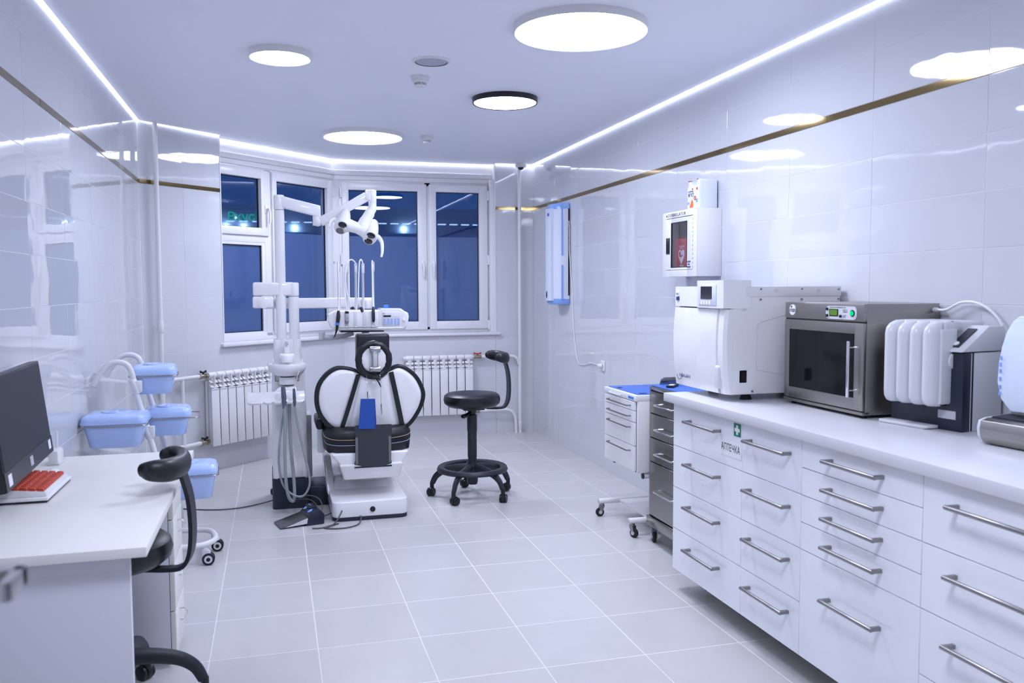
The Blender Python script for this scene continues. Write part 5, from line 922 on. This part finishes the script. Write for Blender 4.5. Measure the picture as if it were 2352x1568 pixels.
hm = part('heart', ae, 'paper', prism(heart, 2.2745, 2.2765, 'yz')); part('heart_bolt', hm, 'aed_red', prism([(hy+0.030, hz+0.014), (hy+0.022, hz+0.028), (hy+0.010, hz+0.024), (hy+0.004, hz+0.004), (hy-0.022, hz+0.008), (hy-0.006, hz-0.006), (hy+0.018, hz-0.004), (hy+0.010, hz-0.030)], 2.2738, 2.2748, 'yz'))
text('lettering', 'HEARTSTART', 0.012, (2.2755, hy, 1.627), (0, -1, 0), (0, 0, 1), 'paper', ae, ext=0.0004, align='CENTER'); text('lettering', 'Defibrillator', 0.009, (2.2755, hy, 1.618), (0, -1, 0), (0, 0, 1), 'paper', ae, ext=0.0004, align='CENTER')
text('lettering', 'PHILIPS', 0.015, (2.2755, hy-0.004, 1.513), (0, -1, 0), (0, 0, 1), 'paper', ae, ext=0.0004, align='CENTER', bold=0.0004)
fa = thing('first_aid_case', 'white plastic first aid case standing on the defibrillator cabinet', 'first aid kit', (2.35, 4.44, 1.836))
part('case', fa, 'clear_case', prism([(p[0], p[1]) for p in [(4.370, 1.838), (4.520, 1.838), (4.520, 1.985), (4.514, 1.995), (4.500, 1.998), (4.488, 1.992), (4.482, 1.975), (4.418, 1.975), (4.412, 1.994), (4.400, 2.002), (4.382, 2.002), (4.372, 1.992)]], 2.302, 2.410, 'yz', 0.006, 2))
part('front_panel', fa, 'paper', box(2.2995, 2.303, 4.378, 4.514, 1.842, 1.962)); part('catch', fa, 'red', box(2.301, 2.318, 4.398, 4.410, 1.999, 2.003)); part('catch', fa, 'red', box(2.301, 2.318, 4.498, 4.510, 1.995, 2.000))
text('lettering', 'ФЭСТ', 0.026, (2.2988, 4.506, 1.908), (0, -1, 0), (0, 0, 1), 'navy_ink', fa, ext=0.0003, xscale=0.9, bold=0.0006); text('lettering', 'АПТЕЧКА', 0.013, (2.2988, 4.506, 1.932), (0, -1, 0), (0, 0, 1), 'navy_ink', fa, ext=0.0003, bold=0.0002)
part('red_cross', fa, 'red', box(2.298, 2.3, 4.454, 4.458, 1.944, 1.956), box(2.298, 2.3, 4.450, 4.462, 1.948, 1.952)); part('red_mark', fa, 'red', prism([(4.392, 1.955), (4.404, 1.955), (4.410, 1.948), (4.404, 1.941), (4.392, 1.941), (4.398, 1.948)], 2.298, 2.3, 'yz'))
part('orange_print', fa, 'orange', prism([(4.484, 1.846), (4.446, 1.846), (4.444, 1.864), (4.450, 1.882), (4.462, 1.891), (4.476, 1.888), (4.482, 1.872)], 2.298, 2.3, 'yz')); part('white_stripe', fa, 'paper', prism([(4.503, 1.842), (4.496, 1.842), (4.448, 1.904), (4.455, 1.904)], 2.2972, 2.2982, 'yz'))
part('red_circle', fa, 'red', tube([(2.2985, 4.424+0.010*math.cos(a), 1.897+0.010*math.sin(a)) for a in [2*PI*i/18 for i in range(18)]], 0.0024, 5, True)); part('blue_print', fa, 'blue_trim', box(2.298, 2.3, 4.394, 4.412, 1.872, 1.892)); part('blue_print', fa, 'key_blue', box(2.298, 2.3, 4.492, 4.512, 1.866, 1.880))
# air recirculator
ry0, ry1, rz0, rz1 = 6.885, 7.185, 1.248, 2.108
rcq = thing('air_recirculator', 'tall white and blue air recirculator hanging on the right wall', 'air purifier', (2.36, 7.03, rz0))
def rsec(z, k=1.0, g=0.0): return [(2.415, ry0, z), (2.345-g, ry0+0.004, z), (2.318-0.004*k-g, ry0+0.03, z), (2.300-0.014*k-g, ry0+0.10, z), (2.292-0.018*k-g, ry0+0.16, z), (2.300-0.012*k-g, ry0+0.24, z), (2.345-g, ry1-0.01, z), (2.415, ry1, z)]
part('casing', rcq, 'ice_plastic', loft([rsec(rz0+0.05, 0.6), rsec(rz0+0.2, 0.9), rsec(1.68, 1.0), rsec(rz1-0.2, 0.9), rsec(rz1-0.05, 0.6)]))
for nm, zs in (('top_cap', (rz1-0.052, rz1-0.02, rz1-0.006, rz1)), ('bottom_cap', (rz0+0.052, rz0+0.02, rz0+0.006, rz0))):
    part(nm, rcq, 'blue_trim', loft([[(2.415-(2.415-x)*kk, yq*kk+(ry0+ry1)/2*(1-kk), z) for x, yq, z in rsec(z, 0.6, 0.002)] for z, kk in zip(zs, (1.0, 0.99, 0.93, 0.75))]))
fp_ = part('front_cover', rcq, 'ice_plastic', loft([[(2.290-0.014, ry0+0.075, z), (2.280-0.016, ry0+0.12, z), (2.276-0.014, ry0+0.17, z), (2.284-0.010, ry0+0.225, z), (2.310, ry0+0.225, z), (2.318, ry0+0.075, z)] for z in (rz0+0.035, rz0+0.3, 1.68, rz1-0.25, rz1-0.045)]))
for z0, z1 in ((rz0+0.045, 1.585), (1.665, rz1-0.045)): part('side_stripe', rcq, 'blue_trim', loft([[(2.3590, ry0-0.001, z), (2.3440, ry0+0.0015, z), (2.3440, ry0+0.01, z), (2.3590, ry0+0.01, z)] for z in (z0, z1)]))
part('key_switch', rcq, 'navy_ink', ell((2.262, ry0+0.155, 1.335), 0.004, 0.014, 0.031)); part('logo_dot', rcq, 'blue_accent', cyl((2.258, ry0+0.115, 2.013), (2.266, ry0+0.115, 2.013), 0.013, n=18)); part('seal_strip', rcq, 'plastic_black', box(2.403, 2.414, ry0-0.004, ry0+0.003, rz0+0.08, rz1-0.05))
sk = thing('wall_socket', 'white wall socket low on the right wall', 'socket', (XR, 6.117, 0.797))
part('plate', sk, 'white_paint', box(XR-0.011, XR, 6.075, 6.160, 0.757, 0.838, 0.004)); part('insert', sk, 'white_gloss', cyl((XR-0.0125, 6.117, 0.797), (XR-0.010, 6.117, 0.797), 0.027, n=24)); part('recess', sk, 'grey_plastic', cyl((XR-0.0130, 6.117, 0.797), (XR-0.0120, 6.117, 0.797), 0.019, n=24))
cd_ = thing('power_cord', 'white cord hanging from the recirculator to the wall socket', 'cord', (2.40, 6.5, 0.75))
part('cord', cd_, 'cord_white', tube(spl([(2.410, 6.90, 2.0), (2.408, 6.872, 1.90), (2.408, 6.870, 1.70), (2.410, 6.858, 1.62), (2.412, 6.846, 1.50), (2.412, 6.815, 1.42), (2.412, 6.80, 1.25), (2.412, 6.77, 1.05), (2.412, 6.715, 0.86), (2.411, 6.64, 0.775), (2.410, 6.52, 0.772), (2.407, 6.36, 0.800), (2.397, 6.20, 0.800), (2.386, 6.13, 0.797)], 7), 0.0034, 8))
part('plug', cd_, 'cord_white', cyl((2.376, 6.125, 0.797), (2.408, 6.117, 0.797), 0.016, 0.018, 16, 0.003))

# ------------------------------------------------------------------ desk
dk = thing('desk', 'white desk against the left wall with a grey end panel', 'desk', (-0.60, 2.98, 0))
part('desktop', dk, 'desk_white', box(-0.886, -0.322, 2.300, 3.645, 0.724, 0.750, 0.002))
part('end_panel', dk, 'desk_side', box(-0.872, -0.368, 2.340, 2.362, 0.0, 0.724, 0.001)); part('end_panel', dk, 'desk_side', box(-0.872, -0.40, 3.618, 3.640, 0.0, 0.724, 0.001)); part('back_panel', dk, 'desk_side', box(-0.872, -0.856, 2.362, 3.618, 0.32, 0.724, 0.001))
part('rail', dk, 'desk_side', box(-0.86, -0.378, 2.3385, 2.3405, 0.684, 0.724))
pd = thing('drawer_pedestal', 'white drawer unit with ring pulls under the far end of the desk', 'cabinet', (-0.60, 3.48, 0))
part('body', pd, 'desk_side', box(-0.845, -0.392, 3.330, 3.612, 0.02, 0.715, 0.001)); part('plinth', pd, 'desk_side', box(-0.84, -0.415, 3.345, 3.60, 0.0, 0.022))
for z0, z1 in ((0.035, 0.205), (0.210, 0.380), (0.385, 0.548), (0.553, 0.712)):
    d = part('drawer', pd, 'desk_white', box(-0.390, -0.372, 3.330, 3.612, z0, z1, 0.001)); zc = (z0+z1)/2+0.03
    part('pull', d, 'chrome', tube([(-0.372+0.026*math.sin(a), 3.470+0.0, zc+0.022*math.cos(a)) for a in [PI*i/12 for i in range(13)]], 0.0026, 8)); part('pull_base', d, 'chrome', cyl((-0.373, 3.470, zc-0.022), (-0.362, 3.470, zc-0.022), 0.006, n=10)); part('pull_base', d, 'chrome', cyl((-0.373, 3.470, zc+0.022), (-0.362, 3.470, zc+0.022), 0.006, n=10))

# all-in-one computer
mo = thing('computer', 'black all in one computer standing on the desk', 'computer', (-0.80, 3.03, 0.75))
ma, mb = V(-0.737, 2.690, 0), V(-0.770, 3.372, 0); md = (mb-ma).normalized(); mn = V(md.y, -md.x, 0)      # mn faces the room
if mn.x < 0: mn = -mn
tilt = V(0, 0, 1)*math.cos(math.radians(6.5))-mn*math.sin(math.radians(6.5)); mf = md.cross(tilt); mf = mf if mf.x > 0 else -mf
def MO(u, v, t): return V(ma.x, ma.y, 0.822)+md*u+tilt*v+mf*t
W_ = (mb-ma).length
def mbox(u0, u1, v0, v1, t0, t1, r=0.0): return hexa([MO(u0, v0, t0), MO(u1, v0, t0), MO(u1, v0, t1), MO(u0, v0, t1)], [MO(u0, v1, t0), MO(u1, v1, t0), MO(u1, v1, t1), MO(u0, v1, t1)], r)
part('case', mo, 'plastic_black', mbox(0, W_, 0, 0.328, -0.035, 0, 0.004)); part('screen', mo, 'screen', mbox(0.012, W_-0.012, 0.062, 0.318, -0.001, 0.0012)); part('chin', mo, 'plastic_black', mbox(0.002, W_-0.002, 0.002, 0.058, -0.001, 0.0016))
part('sticker', mo, 'paper', mbox(0.035, 0.075, 0.012, 0.046, 0.001, 0.0024)); part('sticker', mo, 'paper', mbox(W_-0.07, W_-0.035, 0.018, 0.050, 0.001, 0.0024)); part('logo', mo, 'grey_plastic', mbox(W_/2-0.02, W_/2+0.02, 0.016, 0.046, 0.001, 0.0024))
part('stand', mo, 'plastic_black', hexa([(-0.883, 2.95, 0.75), (-0.856, 2.95, 0.75), (-0.856, 3.12, 0.75), (-0.883, 3.12, 0.75)], [(-0.86, 2.96, 0.95), (-0.80, 2.96, 0.95), (-0.80, 3.11, 0.95), (-0.86, 3.11, 0.95)], 0.004)); part('foot', mo, 'plastic_black', box(-0.886, -0.853, 2.90, 3.17, 0.75, 0.758, 0.003))
solo('desk_tray', 'thin white slab with dark underside under the red keyboard', 'tray', 'paper', box(-0.850, -0.676, 2.868, 3.185, 0.757, 0.766, 0.001))
solo('desk_tray', 'flat black slab lying lowest below the red keyboard', 'tray', 'plastic_black', box(-0.848, -0.678, 2.870, 3.183, 0.750, 0.757, 0.001))
kb = thing('keyboard', 'white keyboard with red keys in front of the computer', 'keyboard', (-0.76, 3.03, 0.766))
def kz(x): return 0.778+(-0.683-x)*0.10
part('base', kb, 'white_paint', hexa([(-0.838, 2.885, 0.766), (-0.682, 2.885, 0.766), (-0.682, 3.170, 0.766), (-0.838, 3.170, 0.766)], [(-0.838, 2.887, 0.794), (-0.684, 2.887, 0.779), (-0.684, 3.168, 0.779), (-0.838, 3.168, 0.794)], 0.002))
kmesh = None
for r_ in range(6):
    for c_ in range(12):
        x0, y0 = -0.712-r_*0.0235, 2.893+c_*0.0225
        if kmesh is None: k = part('key', kb, 'red_key', hexa([(x0, y0, 0.779), (x0+0.0205, y0, 0.779), (x0+0.0205, y0+0.0195, 0.779), (x0, y0+0.0195, 0.779)], [(x0+0.002, y0+0.002, 0.7905), (x0+0.0185, y0+0.002, 0.789), (x0+0.0185, y0+0.0175, 0.789), (x0+0.002, y0+0.0175, 0.7905)], 0.001, 1)); kmesh = k
        else:
            k = kmesh.copy(); COL.objects.link(k); k.parent = kb; k.location = (-r_*0.0235, c_*0.0225, r_*0.00235)
solo('desk_mouse', 'small white mouse behind the keyboard', 'mouse', 'white_gloss', ell((-0.760, 3.300, 0.752), 0.030, 0.050, 0.020, 20, 12))
wr = thing('router', 'small white upright box with a thin aerial behind the computer corner', 'router', (-0.80, 3.52, 0.75))
part('box', wr, 'white_paint', box(-0.815, -0.780, 3.48, 3.57, 0.750, 0.802, 0.006)); part('aerial', wr, 'hose_light', cyl((-0.80, 3.56, 0.80), (-0.80, 3.56, 0.865), 0.004, n=8)); part('foot', wr, 'pale_grey', box(-0.82, -0.775, 3.475, 3.575, 0.750, 0.757, 0.002))

# ------------------------------------------------------------------ trolley with blue boxes
bt = thing('box_trolley', 'white tube trolley carrying lidded blue boxes behind the desk', 'trolley', (-0.60, 4.65, 0))
nearp = [(-0.815, 4.50, 0.935), (-0.785, 4.50, 0.985), (-0.745, 4.50, 1.032), (-0.700, 4.50, 1.045), (-0.660, 4.50, 1.030), (-0.640, 4.50, 0.985), (-0.625, 4.50, 0.90), (-0.585, 4.50, 0.74), (-0.545, 4.50, 0.58), (-0.50, 4.50, 0.38), (-0.47, 4.50, 0.20), (-0.463, 4.50, 0.115)]
nearp = [(x-0.03, y_, z) for x, y_, z in nearp]
farp = [(x+0.0, y_+0.33, z+0.012) for x, y_, z in nearp]
part('frame_tube', bt, 'white_paint', tube(spl(nearp, 6), 0.0135, 12)); part('frame_tube', bt, 'white_paint', tube(spl(farp, 6), 0.0135, 12))
part('base_tube', bt, 'white_paint', tube(spl([(-0.80, 4.52, 0.105), (-0.60, 4.515, 0.105), (-0.42, 4.52, 0.105), (-0.345, 4.56, 0.105), (-0.315, 4.65, 0.105), (-0.345, 4.78, 0.105), (-0.42, 4.83, 0.105), (-0.60, 4.835, 0.105), (-0.80, 4.83, 0.105)], 6), 0.0145, 12))
for x, y_ in ((-0.365, 4.545), (-0.335, 4.775), (-0.79, 4.52), (-0.79, 4.83)):
    c = part('caster', bt, 'pale_grey', cyl((x, y_, 0.075), (x, y_, 0.105), 0.012, n=12), prism([(x-0.010, 0.085), (x-0.012, 0.045), (x+0.010, 0.030), (x+0.034, 0.030), (x+0.030, 0.070), (x+0.012, 0.088)], y_-0.017, y_+0.017, 'xz', 0.004)); part('wheel', c, 'rubber', cyl((x+0.020, y_-0.021, 0.031), (x+0.020, y_+0.021, 0.031), 0.031, n=24, r=0.004)); part('wheel_disc', c, 'pale_grey', cyl((x+0.020, y_-0.0225, 0.031), (x+0.020, y_+0.0225, 0.031), 0.020, n=20)); part('wheel_hub', c, 'plastic_black', cyl((x+0.020, y_-0.024, 0.031), (x+0.020, y_+0.024, 0.031), 0.010, n=14))
def bbox(label, cx, cy, zrim, w_, d_, h_, rz=0.0, ring=True, lab=False):
    o = thing('plastic_box', label, 'box', (cx, cy, zrim-h_), rz, 'lidded blue boxes on the trolley', local=True)
    def rr(k, z, r=0.035): return [(x, y_, z) for x, y_ in rrect(-w_/2*k, w_/2*k, -d_/2*k, d_/2*k, min(r, d_/2*k*0.8), 4)]
    part('tub', o, 'blue_plastic', loft([rr(0.72, 0.0), rr(0.76, 0.004), rr(0.93, h_-0.004), rr(0.93, h_)]), smooth=50)
    part('rim', o, 'blue_plastic', loft([rr(0.94, h_-0.012), rr(1.0, h_-0.010), rr(1.0, h_+0.002), rr(0.94, h_+0.002)]))
    part('lid', o, 'blue_plastic', loft([rr(0.975, h_+0.002), rr(0.97, h_+0.014), rr(0.93, h_+0.026), rr(0.80, h_+0.034), rr(0.62, h_+0.036)]), smooth=50)
    part('lid_handle', o, 'blue_plastic', lathe([(0, h_+0.034), (0.062, h_+0.034), (0.060, h_+0.041), (0.050, h_+0.042), (0.040, h_+0.037), (0, h_+0.037)], n=32, sx=w_/0.26, sy=d_/0.22)); part('lid_bar', o, 'blue_plastic', ell((0, 0, h_+0.037), 0.013, 0.038, 0.007, 14, 8))
    if lab: part('label', o, 'paper', box(w_*0.38, w_*0.425, -0.035, 0.035, h_*0.45, h_*0.72))
    return o
b1 = bbox('blue lidded box on top of the trolley', -0.585, 4.62, 0.985, 0.215, 0.215, 0.105, math.radians(4), lab=True)
b2 = bbox('large blue lidded box touching the left wall on the trolley', -0.738, 4.455, 0.775, 0.292, 0.235, 0.125, 0)
b3 = bbox('blue lidded box on the trolley, mid height at the right', -0.535, 4.70, 0.762, 0.228, 0.215, 0.105, math.radians(4), lab=True)
b4 = bbox('lowest blue lidded box on the trolley, half behind the black stool back', -0.422, 4.66, 0.472, 0.250, 0.235, 0.140, math.radians(3))
def ring_wire(cx, cy, z, w_, d_, rz, back):
    R_ = Matrix.Translation((cx, cy, z)) @ Matrix.Rotation(rz, 4, 'Z'); pts = [R_ @ V(x, y_, 0) for x, y_ in rrect(-w_/2, w_/2, -d_/2, d_/2, 0.03, 4)]
    part('box_ring', bt, 'nickel', tube(pts, 0.0032, 6, True), tube([pts[8], Vector(back)], 0.0032, 6))
ring_wire(-0.585, 4.62, 0.970, 0.222, 0.222, math.radians(4), (-0.662, 4.50, 0.965)); ring_wire(-0.738, 4.455, 0.757, 0.297, 0.240, 0, (-0.615, 4.50, 0.755)); ring_wire(-0.515, 4.70, 0.747, 0.270, 0.222, math.radians(4), (-0.615, 4.50, 0.745)); ring_wire(-0.422, 4.66, 0.455, 0.257, 0.242, math.radians(3), (-0.53, 4.50, 0.45))
for p in ((-0.658, 4.50, 0.925), (-0.607, 4.50, 0.70), (-0.538, 4.50, 0.40)): part('tube_clamp', bt, 'white_paint', cyl((p[0]-0.012, p[1], p[2]+0.035), (p[0]+0.012, p[1], p[2]-0.035), 0.019, n=14, r=0.003), box(p[0], p[0]+0.032, p[1]-0.016, p[1]+0.016, p[2]-0.028, p[2]+0.028, 0.004))

# ------------------------------------------------------------------ open door at the left edge; only the lever shows
dz = thing('door_1', None, None, (-0.42, 0.5, 0), kind='structure')
part('leaf', dz, 'white_paint', box(-0.435, -0.395, 0.14, 1.06, 0.01, 2.06, 0.002))
hl = part('lever_handle', dz, 'alu', cyl((-0.395, 0.995, 1.098), (-0.388, 0.995, 1.098), 0.026, n=24, r=0.002), box(-0.392, -0.2585, 0.985, 1.006, 1.087, 1.108, 0.003), box(-0.2715, -0.2585, 0.945, 1.004, 1.087, 1.108, 0.003))
